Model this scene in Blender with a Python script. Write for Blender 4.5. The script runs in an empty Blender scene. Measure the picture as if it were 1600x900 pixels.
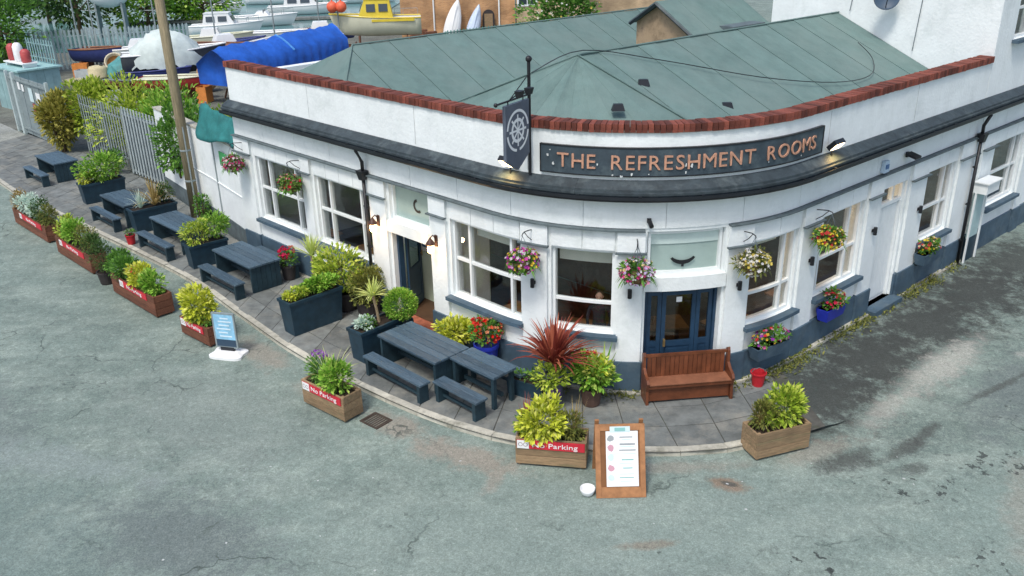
import bpy, bmesh, math, random
from mathutils import Vector, Matrix, Euler
R = math.radians
sc = bpy.context.scene
C = sc.collection

# ------------------------------------------------------------------ camera
cam = bpy.data.cameras.new('camera'); cam_o = bpy.data.objects.new('camera', cam); C.objects.link(cam_o)
cam.sensor_width = 36; cam.lens = 36*1366.06/1600; cam.clip_start = .1; cam.clip_end = 2000
rt = Vector((0.99974775, -0.00887519, -0.02063186)); up = Vector((0.0224598, 0.39505912, 0.9183811)); fw = Vector((0, 0.91861282, -0.3951588))
m = Matrix((rt, up, -fw)).transposed().to_4x4(); m.translation = (0, 0, 9)
cam_o.matrix_world = m
sc.camera = cam_o

# ------------------------------------------------------------------ sky, sun, exposure
w = bpy.data.worlds.new('World'); sc.world = w; w.use_nodes = True
nt = w.node_tree; bg = nt.nodes['Background']
sky = nt.nodes.new('ShaderNodeTexSky'); sky.sky_type = 'NISHITA'; sky.sun_disc = False
SUN_EL, SUN_AZ = 58, 205      # azimuth clockwise from +Y (north) of the sun
sky.sun_elevation = R(SUN_EL); sky.sun_rotation = R(SUN_AZ); sky.air_density = 1.0; sky.dust_density = 3.0; sky.ozone_density = 1.0
nt.links.new(sky.outputs[0], bg.inputs[0]); bg.inputs[1].default_value = .125
sun = bpy.data.lights.new('sun', 'SUN'); sun.energy = 1.5; sun.angle = R(12); sun.color = (1, .96, .9)
so = bpy.data.objects.new('sun', sun); C.objects.link(so)
sd = Vector((math.sin(R(SUN_AZ))*math.cos(R(SUN_EL)), math.cos(R(SUN_AZ))*math.cos(R(SUN_EL)), math.sin(R(SUN_EL))))
so.rotation_euler = sd.to_track_quat('Z', 'Y').to_euler()
so.location = sd*60
vs = sc.view_settings; vs.view_transform = 'Standard'; vs.look = 'None'; vs.gamma = 1; vs.exposure = .60
sc.cycles.max_bounces = 8; sc.cycles.transparent_max_bounces = 16

# ------------------------------------------------------------------ materials
MATS = {}
def mat(name, col, rough=.7, var=.15, scale=5, bump=0, bscale=80, metal=0, island=None, objvar=0, spec=.4, dirt=None, dirt_scale=1.5, dirt_lo=.52, dirt_hi=.72, trans=0, emit=None, stretch=None, streak=None):
    if name in MATS: return MATS[name]
    M = bpy.data.materials.new(name); M.use_nodes = True; t = M.node_tree; N = t.nodes; L = t.links
    b = N['Principled BSDF']; b.inputs['Roughness'].default_value = rough; b.inputs['Metallic'].default_value = metal
    b.inputs['Specular IOR Level'].default_value = spec
    tc = N.new('ShaderNodeTexCoord'); vec = tc.outputs['Object']
    if stretch:
        mp = N.new('ShaderNodeMapping'); mp.inputs['Scale'].default_value = stretch; L.new(vec, mp.inputs[0]); vec = mp.outputs[0]
    if island:
        g = N.new('ShaderNodeNewGeometry'); r = N.new('ShaderNodeValToRGB'); r.color_ramp.interpolation = 'LINEAR' if island[0] == 'L' else 'CONSTANT'
        cols = island[1:]; e = r.color_ramp.elements
        while len(e) < len(cols): e.new(.5)
        for i, c in enumerate(cols):
            e[i].position = i/(len(cols)-1) if island[0] == 'L' else i/len(cols); e[i].color = (*c, 1)
        L.new(g.outputs['Random Per Island'], r.inputs[0]); base = r.outputs[0]
    else:
        rgb = N.new('ShaderNodeRGB'); rgb.outputs[0].default_value = (*col, 1); base = rgb.outputs[0]
    nz = N.new('ShaderNodeTexNoise'); nz.inputs['Scale'].default_value = scale; nz.inputs['Detail'].default_value = 6; nz.inputs['Roughness'].default_value = .65
    L.new(vec, nz.inputs['Vector'])
    mr = N.new('ShaderNodeMapRange'); mr.inputs[1].default_value = .3; mr.inputs[2].default_value = .7; mr.inputs[3].default_value = 1-var; mr.inputs[4].default_value = 1+var
    L.new(nz.outputs[0], mr.inputs[0]); val = mr.outputs[0]
    if objvar:
        oi = N.new('ShaderNodeObjectInfo'); m2 = N.new('ShaderNodeMapRange'); m2.inputs[3].default_value = 1-objvar; m2.inputs[4].default_value = 1+objvar
        L.new(oi.outputs['Random'], m2.inputs[0]); mm = N.new('ShaderNodeMath'); mm.operation = 'MULTIPLY'; L.new(val, mm.inputs[0]); L.new(m2.outputs[0], mm.inputs[1]); val = mm.outputs[0]
    mul = N.new('ShaderNodeVectorMath'); mul.operation = 'SCALE'; L.new(base, mul.inputs[0]); L.new(val, mul.inputs['Scale']); out = mul.outputs[0]
    if dirt:
        n2 = N.new('ShaderNodeTexNoise'); n2.inputs['Scale'].default_value = dirt_scale; n2.inputs['Detail'].default_value = 9; n2.inputs['Roughness'].default_value = .7; L.new(vec, n2.inputs['Vector'])
        r2 = N.new('ShaderNodeMapRange'); r2.inputs[1].default_value = dirt_lo; r2.inputs[2].default_value = dirt_hi; L.new(n2.outputs[0], r2.inputs[0])
        mx = N.new('ShaderNodeMix'); mx.data_type = 'RGBA'; L.new(r2.outputs[0], mx.inputs['Factor']); L.new(out, mx.inputs['A']); mx.inputs['B'].default_value = (*dirt, 1); out = mx.outputs['Result']
    if streak:
        ms_ = N.new('ShaderNodeMapping'); ms_.inputs['Scale'].default_value = (2.6, 2.6, .5); L.new(tc.outputs['Object'], ms_.inputs[0]); n3 = N.new('ShaderNodeTexNoise'); n3.inputs['Scale'].default_value = 1.3; n3.inputs['Detail'].default_value = 8; n3.inputs['Roughness'].default_value = .7; L.new(ms_.outputs[0], n3.inputs['Vector'])
        r3 = N.new('ShaderNodeMapRange'); r3.inputs[1].default_value = .52; r3.inputs[2].default_value = .85; r3.inputs[4].default_value = .32; L.new(n3.outputs[0], r3.inputs[0]); m3 = N.new('ShaderNodeMix'); m3.data_type = 'RGBA'; L.new(r3.outputs[0], m3.inputs['Factor']); L.new(out, m3.inputs['A']); m3.inputs['B'].default_value = (*streak, 1); out = m3.outputs['Result']
    L.new(out, b.inputs['Base Color'])
    if bump:
        nb = N.new('ShaderNodeTexNoise'); nb.inputs['Scale'].default_value = bscale; nb.inputs['Detail'].default_value = 4; L.new(vec, nb.inputs['Vector'])
        bp = N.new('ShaderNodeBump'); bp.inputs['Strength'].default_value = bump; bp.inputs['Distance'].default_value = .02; L.new(nb.outputs[0], bp.inputs['Height']); L.new(bp.outputs[0], b.inputs['Normal'])
    if trans:
        tr = N.new('ShaderNodeBsdfTranslucent'); L.new(out, tr.inputs[0]); ms = N.new('ShaderNodeMixShader'); ms.inputs[0].default_value = trans
        L.new(b.outputs[0], ms.inputs[1]); L.new(tr.outputs[0], ms.inputs[2]); L.new(ms.outputs[0], N['Material Output'].inputs[0])
    if emit:
        b.inputs['Emission Color'].default_value = (*emit[0], 1); b.inputs['Emission Strength'].default_value = emit[1]
    MATS[name] = M; return M

def glass_mat(name, tint=(.75, .85, .85), refl=.9):
    M = bpy.data.materials.new(name); M.use_nodes = True; t = M.node_tree; N = t.nodes; L = t.links; N.remove(N['Principled BSDF'])
    tr = N.new('ShaderNodeBsdfTransparent'); tr.inputs[0].default_value = (*tint, 1)
    gl = N.new('ShaderNodeBsdfGlossy'); gl.inputs['Roughness'].default_value = .02; gl.inputs[0].default_value = (refl, refl, refl, 1)
    fr = N.new('ShaderNodeFresnel'); ge = N.new('ShaderNodeNewGeometry'); io = N.new('ShaderNodeMapRange'); io.inputs[3].default_value = 1.5; io.inputs[4].default_value = 1/1.5
    L.new(ge.outputs['Backfacing'], io.inputs[0]); L.new(io.outputs[0], fr.inputs[0])
    ms = N.new('ShaderNodeMixShader'); L.new(fr.outputs[0], ms.inputs[0]); L.new(tr.outputs[0], ms.inputs[1]); L.new(gl.outputs[0], ms.inputs[2]); L.new(ms.outputs[0], N['Material Output'].inputs[0])
    MATS[name] = M; return M

def road_mat(name, base, dark, light, gscale=1.0, patches=(), specks=()):
    M = bpy.data.materials.new(name); M.use_nodes = True; t = M.node_tree; N = t.nodes; L = t.links; b = N['Principled BSDF']
    b.inputs['Roughness'].default_value = .82; b.inputs['Specular IOR Level'].default_value = .3
    tc = N.new('ShaderNodeTexCoord'); v = tc.outputs['Object']
    def noise(s, d=8, r=.65, stretch=None):
        n = N.new('ShaderNodeTexNoise'); n.inputs['Scale'].default_value = s; n.inputs['Detail'].default_value = d; n.inputs['Roughness'].default_value = r
        if stretch:
            mp = N.new('ShaderNodeMapping'); mp.inputs['Scale'].default_value = stretch; mp.inputs['Rotation'].default_value = (0, 0, .6); L.new(v, mp.inputs[0]); L.new(mp.outputs[0], n.inputs['Vector'])
        else: L.new(v, n.inputs['Vector'])
        return n.outputs[0]
    def rng(x, a, c, lo=0, hi=1):
        r = N.new('ShaderNodeMapRange'); r.inputs[1].default_value = a; r.inputs[2].default_value = c; r.inputs[3].default_value = lo; r.inputs[4].default_value = hi; L.new(x, r.inputs[0]); return r.outputs[0]
    def mix(f, a, c):
        x = N.new('ShaderNodeMix'); x.data_type = 'RGBA'; L.new(f, x.inputs['Factor'])
        for s, q in (('A', a), ('B', c)):
            if isinstance(q, tuple): x.inputs[s].default_value = (*q, 1)
            else: L.new(q, x.inputs[s])
        return x.outputs['Result']
    c = mix(rng(noise(.16*gscale, 6, .6), .35, .65), base, tuple(.78*x for x in base))
    c = mix(rng(noise(.55*gscale, 10, .74, (1, 2.2, 1)), .44, .66, 0, .60), c, light)
    c = mix(rng(noise(.9*gscale, 10, .78), .49, .66, 0, .62), c, dark)
    c = mix(rng(noise(4.1, 8, .88), .52, .66, 0, .7), c, dark)
    c = mix(rng(noise(7.5, 8, .88), .54, .68, 0, .75), c, light)
    if patches:
        pn = rng(noise(2.6, 12, .82), .28, .72, -.8, .8)
        for px_, py_, rx_, ry_, ro_, colr, st in patches:
            mp = N.new('ShaderNodeMapping'); mp.vector_type = 'TEXTURE'; mp.inputs['Location'].default_value = (px_, py_, 0); mp.inputs['Rotation'].default_value = (0, 0, ro_); mp.inputs['Scale'].default_value = (rx_, ry_, 1000)
            L.new(v, mp.inputs[0]); ln = N.new('ShaderNodeVectorMath'); ln.operation = 'LENGTH'; L.new(mp.outputs[0], ln.inputs[0])
            ad_ = N.new('ShaderNodeMath'); ad_.operation = 'ADD'; L.new(ln.outputs['Value'], ad_.inputs[0]); L.new(pn, ad_.inputs[1]); c = mix(rng(ad_.outputs[0], .45, 1.10, st, 0), c, colr)
    if specks:
        sn = rng(noise(5.0, 5, .6), .585, .625)
        for px_, py_, rx_, ry_, st in specks:
            mp = N.new('ShaderNodeMapping'); mp.vector_type = 'TEXTURE'; mp.inputs['Location'].default_value = (px_, py_, 0); mp.inputs['Scale'].default_value = (rx_, ry_, 1000)
            L.new(v, mp.inputs[0]); ln = N.new('ShaderNodeVectorMath'); ln.operation = 'LENGTH'; L.new(mp.outputs[0], ln.inputs[0]); mm_ = N.new('ShaderNodeMath'); mm_.operation = 'MULTIPLY'; L.new(rng(ln.outputs['Value'], .6, 1.1, st, 0), mm_.inputs[0]); L.new(sn, mm_.inputs[1]); c = mix(mm_.outputs[0], c, (.040, .048, .046))
    # hairline cracks
    vo = N.new('ShaderNodeTexVoronoi'); vo.feature = 'DISTANCE_TO_EDGE'; vo.inputs['Scale'].default_value = .33
    ad = N.new('ShaderNodeVectorMath'); ad.operation = 'ADD'; nn = N.new('ShaderNodeTexNoise'); nn.inputs['Scale'].default_value = 1.6; nn.inputs['Detail'].default_value = 6; L.new(v, nn.inputs['Vector'])
    L.new(v, ad.inputs[0]); L.new(nn.outputs['Color'], ad.inputs[1]); L.new(ad.outputs[0], vo.inputs['Vector'])
    cr = rng(vo.outputs['Distance'], .003, .009, 1, 0); ma = N.new('ShaderNodeMath'); ma.operation = 'MULTIPLY'; L.new(cr, ma.inputs[0]); L.new(rng(noise(.35, 3), .5, .6, 0, .75), ma.inputs[1])
    c = mix(ma.outputs[0], c, tuple(.5*x for x in dark))
    mg = N.new('ShaderNodeVectorMath'); mg.operation = 'SCALE'; L.new(c, mg.inputs[0]); L.new(rng(noise(15, 5, .8), .32, .68, .80, 1.20), mg.inputs['Scale']); c = mg.outputs[0]
    # aggregate speckle
    sp = N.new('ShaderNodeTexNoise'); sp.inputs['Scale'].default_value = 45; sp.inputs['Detail'].default_value = 3; sp.inputs['Roughness'].default_value = .8; L.new(v, sp.inputs['Vector'])
    mu = N.new('ShaderNodeVectorMath'); mu.operation = 'SCALE'; L.new(c, mu.inputs[0]); L.new(rng(sp.outputs[0], .3, .7, .62, 1.38), mu.inputs['Scale'])
    L.new(mu.outputs[0], b.inputs['Base Color'])
    bp = N.new('ShaderNodeBump'); bp.inputs['Strength'].default_value = .5; bp.inputs['Distance'].default_value = .03; L.new(sp.outputs[0], bp.inputs['Height']); L.new(bp.outputs[0], b.inputs['Normal'])
    MATS[name] = M; return M

def brick_mat(name, c1, c2, mortar, scale=1.0, rotz=0.0):
    M = bpy.data.materials.new(name); M.use_nodes = True; t = M.node_tree; N = t.nodes; L = t.links; b = N['Principled BSDF']; b.inputs['Roughness'].default_value = .9
    tc = N.new('ShaderNodeTexCoord'); mp = N.new('ShaderNodeMapping'); mp.inputs['Rotation'].default_value = (R(90), 0, rotz); L.new(tc.outputs['Object'], mp.inputs[0])
    br = N.new('ShaderNodeTexBrick'); br.inputs['Color1'].default_value = (*c1, 1); br.inputs['Color2'].default_value = (*c2, 1); br.inputs['Mortar'].default_value = (*mortar, 1)
    br.inputs['Scale'].default_value = scale; br.inputs['Brick Width'].default_value = .225; br.inputs['Row Height'].default_value = .075; br.inputs['Mortar Size'].default_value = .008
    L.new(mp.outputs[0], br.inputs['Vector'])
    nz = N.new('ShaderNodeTexNoise'); nz.inputs['Scale'].default_value = .8; nz.inputs['Detail'].default_value = 6; L.new(tc.outputs['Object'], nz.inputs['Vector'])
    r = N.new('ShaderNodeMapRange'); r.inputs[1].default_value = .3; r.inputs[2].default_value = .7; r.inputs[3].default_value = .65; r.inputs[4].default_value = 1.3; L.new(nz.outputs[0], r.inputs[0])
    mu = N.new('ShaderNodeVectorMath'); mu.operation = 'SCALE'; L.new(br.outputs[0], mu.inputs[0]); L.new(r.outputs[0], mu.inputs['Scale']); L.new(mu.outputs[0], b.inputs['Base Color'])
    MATS[name] = M; return M

white = mat('white_render', (.76, .805, .805), .75, .07, 1.2, .45, 14, streak=(.50, .54, .50), dirt=(.52, .58, .57), dirt_scale=1.1, dirt_lo=.54, dirt_hi=.85)
white_paint = mat('white_paint', (.74, .78, .78), .45, .05, 3)
navy = mat('navy_paint', (.014, .040, .062), .5, .3, 4, dirt=(.045, .075, .095), dirt_scale=2.5, dirt_lo=.55, dirt_hi=.8)
plinth_m = mat('plinth_blue', (.058, .100, .140), .6, .25, 3, .2, 20, dirt=(.13, .17, .19), dirt_scale=1.7, dirt_lo=.52, dirt_hi=.8)
slate = mat('cornice_slate', (.034, .048, .056), .6, .4, 4, .4, 12, dirt=(.12, .15, .155), dirt_scale=2.2, dirt_lo=.52, dirt_hi=.80)
gutter_m = mat('gutter_black', (.012, .015, .02), .45, .3, 4)
lead = mat('lead_flash', (.10, .13, .14), .6, .3, 5)
redbrick = mat('red_brick', (.165, .046, .030), .85, .35, 14, .4, 40, objvar=.55)
roof_m = mat('roof_felt', (.120, .192, .180), .9, .13, 2.5, .5, 40, objvar=.07, dirt=(.165, .225, .21), dirt_scale=.5, dirt_lo=.45, dirt_hi=.80, stretch=(1, 1, 1))
stone_m = mat('rough_stone', (.34, .25, .16), .9, .4, 3, .6, 6, dirt=(.16, .12, .09), dirt_scale=3)
black = mat('black_metal', (.012, .013, .016), .45, .2, 8)
dark = mat('dark_interior', (.16, .085, .05), .8, .3, 2)
floor_in = mat('floor_boards', (.09, .05, .028), .6, .3, 3)
ceil_m = mat('ceiling_brown', (.16, .11, .075), .8, .05)
wood_in = mat('table_wood', (.30, .15, .06), .5, .3, 5)
copper = mat('copper_letters', (.50, .27, .18), .55, .3, 8)
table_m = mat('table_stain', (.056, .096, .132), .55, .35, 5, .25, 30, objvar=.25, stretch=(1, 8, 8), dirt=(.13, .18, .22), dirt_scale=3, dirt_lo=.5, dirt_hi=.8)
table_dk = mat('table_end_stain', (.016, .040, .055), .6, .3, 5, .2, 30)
wood_pl = mat('planter_timber', (.27, .185, .105), .8, .35, 4, .35, 40, objvar=.25, stretch=(1, 6, 6), dirt=(.16, .15, .08), dirt_scale=1.8)
wood_rd = mat('planter_stained', (.15, .058, .032), .75, .35, 4, .3, 40, objvar=.2, stretch=(1, 6, 6))
pew_m = mat('pew_wood', (.150, .050, .022), .4, .35, 4, .1, 30, objvar=.15, stretch=(1, 1, 1))
pew_seat = mat('pew_seat', (.24, .105, .06), .35, .3, 4)
oak = mat('frame_wood', (.33, .155, .065), .6, .3, 6, .1, 30)
soil = mat('soil', (.03, .02, .013), .95, .5, 20, .6, 40)
red_sign = mat('sign_red', (.55, .025, .045), .5, .12, 5)
white_sign = mat('sign_white', (.78, .80, .80), .5, .06, 5)
grey_print = mat('print_grey', (.30, .33, .34), .6, .1)
teal_print = mat('print_teal', (.22, .45, .43), .6, .1)
pale_print = mat('print_pale', (.55, .68, .70), .6, .1)
blue_print = mat('poster_blue', (.25, .50, .68), .5, .25, 6)
navy_print = mat('poster_navy', (.03, .06, .10), .5, .1)
concrete = mat('kerb_concrete', (.46, .45, .38), .85, .2, 6, .4, 30, objvar=.14, dirt=(.17, .17, .13), dirt_scale=2)
slab_m = mat('paving_slab', (.150, .165, .160), .8, .35, 3, .45, 30, objvar=.16, dirt=(.25, .25, .22), dirt_scale=1.3, dirt_lo=.5, dirt_hi=.68)
joint_m = mat('pavement_bed', (.08, .08, .07), .9, .4, 4, .4, 30, dirt=(.06, .085, .03), dirt_scale=1.2)
galv = mat('galvanised', (.27, .32, .33), .55, .25, 3, metal=.2, dirt=(.20, .25, .24), dirt_scale=2)
palegreen = mat('interior_green', (.60, .70, .54), .7, .05)
frost = mat('frosted_pane', (.33, .43, .40), .25, .08, 2, spec=.6)
cream = mat('cream_blind', (.66, .64, .54), .8, .05)
doorblue = mat('door_blue', (.018, .048, .092), .4, .2, 6)
glass = glass_mat('window_glass', (.90, .92, .92))
dark_glass = glass_mat('door_glass', (.7, .78, .8))
skin = mat('skin', (.52, .30, .22), .6, .05)
bulb = mat('warm_bulb', (1, .75, .45), .5, 0, emit=((1, .62, .28), 9))
floodglass = mat('flood_glass', (1, .85, .6), .5, 0, emit=((1, .72, .38), 7))
telegraph = mat('pole_wood', (.25, .21, .13), .85, .3, 4, .4, 30, stretch=(6, 6, .6), dirt=(.15, .14, .08), dirt_scale=1.5)
SILT, TAR, PALE, RPR, RST = (.27, .255, .215), (.072, .080, .074), (.37, .38, .34), (.135, .165, .160), (.23, .16, .11)
DK = (.050, .056, .052)
ROADP = [(-9.5, 10.5, 6, 3.2, -.3, (.150, .205, .190), .6), (1.0, 11.3, 6, 1.9, 0, (.235, .295, .265), .6), (-6.0, 15.0, 3.0, 1.6, -.7, (.215, .255, .235), .5), (9.5, 11.5, 3, 2, .5, (.22, .285, .255), .5), (6.15, 15.35, 1.9, 1.45, .72, DK, .95), (7.8, 16.9, 2.1, 1.5, .72, DK, .95), (9.7, 18.4, 2.2, 1.5, .72, DK, .95), (11.7, 20.1, 2.3, 1.5, .72, DK, .95), (14.0, 22.1, 2.7, 1.55, .72, DK, .9), (-5.3, 11.3, 2.0, 1.1, -.5, RPR, .8), (10.8, 15.4, 3.0, 1.3, .7, RPR, .8), (-11.5, 15.5, 3.5, 1.2, -.7, RPR, .6), (1.5, 9.6, 2.5, .7, .1, RPR, .4), (-.9, 13.45, 1.35, .42, -.42, SILT, .95), (-2.3, 14.5, .9, .38, -.65, SILT, .9), (-5.75, 17.75, 1.2, .40, -.86, SILT, .8), (-3.9, 15.7, .9, .3, -.75, SILT, .7), (-.35, 12.75, .55, .16, 1.1, SILT, .7), (2.9, 12.95, 1.3, .2, .02, SILT, .6),
 (5.5, 13.35, 1.0, .32, .4, SILT, .6), (7.3, 14.75, 1.1, .28, .75, PALE, .6), (5.9, 13.05, .8, .30, .45, TAR, .85), (7.0, 13.30, .75, .20, .55, TAR, .8), (7.7, 13.9, .6, .15, .8, TAR, .8), (6.9, 12.75, .45, .18, .2, TAR, .7), (3.62, 12.42, .40, .18, -.5, RST, .8), (3.66, 12.43, .17, .06, -.5, TAR, .8), (9.2, 16.45, 1.9, .42, .72, PALE, .85), (12.6, 17.9, 2.2, .16, .62, PALE, .8), (9.9, 15.5, 1.5, .1, .55, TAR, .7), (8.3, 11.6, 1.6, .35, 1.1, SILT, .5), (-8.5, 13.6, 2.6, .5, -.3, (.24, .29, .275), .6), (2.0, 10.9, .5, .12, .1, RST, .5)]
road_m = road_mat('road_asphalt', (.205, .268, .238), (.108, .145, .130), (.35, .41, .36), patches=ROADP, specks=[(4.5, 10.45, .75, .5, .95), (6.9, 12.2, 1.0, .5, .9), (8.6, 12.9, 1.2, .7, .85), (7.2, 10.4, .7, .4, .8), (1.9, 10.6, .8, .3, .7), (-2.1, 11.7, .4, .25, .7), (-1.15, 10.75, .2, .12, 1), (5.9, 12.3, .5, .3, .8), (10.5, 14.5, 1.5, .8, .7), (-9.5, 16.6, 1.2, .6, .5)])
pave_dark = road_m
yard_m = road_mat('yard_ground', (.14, .15, .13), (.06, .06, .05), (.26, .27, .23))
conc_m = road_mat('pale_concrete', (.30, .32, .29), (.16, .17, .15), (.42, .43, .40))
water_m = mat('harbour_water', (.10, .22, .23), .12, .15, .3, .35, 1.5)

def leafm(name, *cols, rough=.55, trans=.25):
    return mat(name, cols[0], rough, .12, 3, island=('L', *cols), trans=trans, spec=.3)
lf_lime = leafm('leaf_lime', (.10, .18, .02), (.32, .46, .04), (.48, .60, .07), (.66, .70, .16))
lf_yel = leafm('leaf_golden', (.18, .25, .03), (.56, .62, .05), (.66, .70, .08), (.74, .74, .22))
lf_green = leafm('leaf_green', (0.048, 0.138, 0.025), (0.116, 0.275, 0.041), (0.191, 0.392, 0.061))
lf_bright = leafm('leaf_bright', (.06, .15, .02), (.19, .42, .04), (.30, .54, .07), (.50, .64, .14))
lf_dark = leafm('leaf_dark', (0.025, 0.065, 0.016), (0.055, 0.123, 0.027), (0.102, 0.174, 0.041))
lf_olive = leafm('leaf_olive', (0.082, 0.109, 0.025), (0.164, 0.189, 0.041), (0.29, 0.29, 0.068))
lf_rust = leafm('leaf_rust', (0.145, 0.102, 0.027), (0.319, 0.218, 0.055), (0.435, 0.327, 0.109))
lf_gold = leafm('leaf_gold_green', (.16, .17, .03), (.34, .32, .06), (.52, .46, .12))
lf_silver = leafm('leaf_silver', (0.409, 0.551, 0.463), (0.586, 0.72, 0.625), (0.62, 0.72, 0.62))
lf_red = leafm('leaf_red_blade', (0.16, 0.027, 0.022), (0.348, 0.075, 0.048), (0.522, 0.177, 0.095))
lf_pale = leafm('leaf_pale_blade', (0.409, 0.522, 0.109), (0.627, 0.72, 0.226), (0.654, 0.72, 0.316))
lf_bronze = leafm('leaf_bronze_blade', (0.203, 0.136, 0.041), (0.435, 0.327, 0.123), (0.609, 0.491, 0.232))
def flw(name, *cols): return mat(name, cols[0], .6, .08, 3, island=('C', *cols), trans=.2, spec=.2)
fl_mix = flw('petals_mixed', (.55, .03, .05), (.60, .12, .30), (.62, .60, .55), (.60, .40, .05), (.30, .05, .35), (.55, .30, .35))
fl_pinkwhite = flw('petals_pink_white', (.50, .03, .10), (.62, .48, .50), (.45, .06, .20), (.62, .60, .58))
fl_purple = flw('petals_purple_yellow', (.38, .04, .36), (.55, .08, .35), (.62, .45, .05), (.60, .50, .55))
fl_white = flw('petals_white_yellow', (.62, .62, .58), (.62, .60, .50), (.62, .50, .12), (.58, .58, .60))
fl_yellow = flw('petals_yellow_red', (.65, .48, .03), (.62, .55, .10), (.50, .05, .05), (.62, .50, .30))
fl_red = flw('petals_red', (.55, .012, .02), (.62, .05, .03), (.60, .14, .10))
fl_crimson = flw('petals_crimson', (.55, .01, .08), (.50, .01, .05), (.62, .06, .14))
fl_lilac = flw('petals_lilac', (.26, .08, .40), (.40, .18, .52), (.20, .06, .32))

# ------------------------------------------------------------------ builders
class MB:
    def __init__(s): s.v = []; s.f = []
    def add(s, vs, fs):
        o = len(s.v); s.v += [tuple(v) for v in vs]; s.f += [tuple(i+o for i in f) for f in fs]; return s
    def box(s, c, d, rz=0, M=None):
        x, y, z = d[0]/2, d[1]/2, d[2]/2
        vs = [Vector((a*x, b*y, e*z)) for a in (-1, 1) for b in (-1, 1) for e in (-1, 1)]
        T = M if M is not None else Matrix.Rotation(rz, 3, 'Z')
        return s.add([T @ v + Vector(c) for v in vs], [(0, 1, 3, 2), (4, 6, 7, 5), (0, 4, 5, 1), (2, 3, 7, 6), (0, 2, 6, 4), (1, 5, 7, 3)])
    def bev(s, c, d, b=.006, rz=0):   # box with chamfered top and vertical edges
        x, y, z = d[0]/2, d[1]/2, d[2]/2; T = Matrix.Rotation(rz, 3, 'Z'); rings = []
        for zz, k in ((-z, 0), (z-b, 0), (z, b)):
            X, Y = x-k, y-k; rings.append([(-X+b, -Y, zz), (X-b, -Y, zz), (X, -Y+b, zz), (X, Y-b, zz), (X-b, Y, zz), (-X+b, Y, zz), (-X, Y-b, zz), (-X, -Y+b, zz)])
        vs = [T @ Vector(p)+Vector(c) for r in rings for p in r]; fs = [tuple(range(7, -1, -1)), tuple(range(16, 24))]
        for r in (0, 1):
            for i in range(8): fs.append((r*8+i, r*8+(i+1) % 8, r*8+8+(i+1) % 8, r*8+8+i))
        return s.add(vs, fs)
    def hexa(s, p):   # 8 points: bottom 4 ccw, top 4 ccw
        return s.add(p, [(3, 2, 1, 0), (4, 5, 6, 7), (0, 1, 5, 4), (1, 2, 6, 5), (2, 3, 7, 6), (3, 0, 4, 7)])
    def taper(s, c, lx, ly, h, tx, ty):
        q = [(-1, -1), (1, -1), (1, 1), (-1, 1)]
        return s.hexa([(c[0]+a*lx/2, c[1]+b*ly/2, c[2]) for a, b in q]+[(c[0]+a*tx/2, c[1]+b*ty/2, c[2]+h) for a, b in q])
    def tube(s, pts, r, n=8, cap=True):
        pts = [Vector(p) for p in pts]; rr = r if isinstance(r, (list, tuple)) else [r]*len(pts); rings = []
        for i, p in enumerate(pts):
            d = (pts[min(i+1, len(pts)-1)]-pts[max(i-1, 0)]).normalized(); a = d.orthogonal().normalized() if abs(d.z) > .9 else d.cross(Vector((0, 0, 1))).normalized()
            if abs(d.z) > .9: a = (Vector((1, 0, 0))-d*d.x).normalized()
            b = d.cross(a); rings.append([p+(a*math.cos(t)+b*math.sin(t))*rr[i] for t in [2*math.pi*k/n for k in range(n)]])
        vs = [v for q in rings for v in q]; fs = []
        for i in range(len(pts)-1):
            for k in range(n): fs.append((i*n+k, i*n+(k+1) % n, (i+1)*n+(k+1) % n, (i+1)*n+k))
        if cap: fs += [tuple(range(n-1, -1, -1)), tuple(range((len(pts)-1)*n, len(pts)*n))]
        return s.add(vs, fs)
    def lathe(s, c, prof, n=16, cap=True):
        vs = [(c[0]+r*math.cos(2*math.pi*k/n), c[1]+r*math.sin(2*math.pi*k/n), c[2]+z) for r, z in prof for k in range(n)]; fs = []
        for i in range(len(prof)-1):
            for k in range(n): fs.append((i*n+k, i*n+(k+1) % n, (i+1)*n+(k+1) % n, (i+1)*n+k))
        if cap: fs += [tuple(range(n-1, -1, -1)), tuple(range((len(prof)-1)*n, len(prof)*n))]
        return s.add(vs, fs)
    def ball(s, c, r, n=12, m=8, sq=None):
        rx, ry, rz = (r, r, r) if not isinstance(r, (tuple, list)) else r
        vs = []; fs = []
        for i in range(m+1):
            t = math.pi*i/m
            for k in range(n):
                p = 2*math.pi*k/n; vs.append((c[0]+rx*math.sin(t)*math.cos(p), c[1]+ry*math.sin(t)*math.sin(p), c[2]+rz*math.cos(t)))
        for i in range(m):
            for k in range(n): fs.append((i*n+k, (i+1)*n+k, (i+1)*n+(k+1) % n, i*n+(k+1) % n))
        return s.add(vs, fs)
    def prism(s, poly, z0, z1):
        n = len(poly); vs = [(x, y, z0) for x, y in poly]+[(x, y, z1) for x, y in poly]
        return s.add(vs, [tuple(range(n-1, -1, -1)), tuple(range(n, 2*n))]+[(i, (i+1) % n, n+(i+1) % n, n+i) for i in range(n)])
    def slab(s, top, th):   # polygon in space given thickness downward
        n = len(top); vs = [tuple(p) for p in top]+[(p[0], p[1], p[2]-th) for p in top]
        return s.add(vs, [tuple(range(n)), tuple(range(2*n-1, n-1, -1))]+[(i, n+i, n+(i+1) % n, (i+1) % n) for i in range(n)])
    def leaf(s, p, d, nrm, L, W):
        d = d.normalized(); a = d.cross(nrm); a = a.normalized() if a.length > 1e-4 else d.orthogonal().normalized(); nn = a.cross(d)
        return s.add([p, p+d*L*.5+a*W/2+nn*W*.18, p+d*L, p+d*L*.5-a*W/2+nn*W*.18], [(0, 1, 2), (0, 2, 3)])
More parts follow.
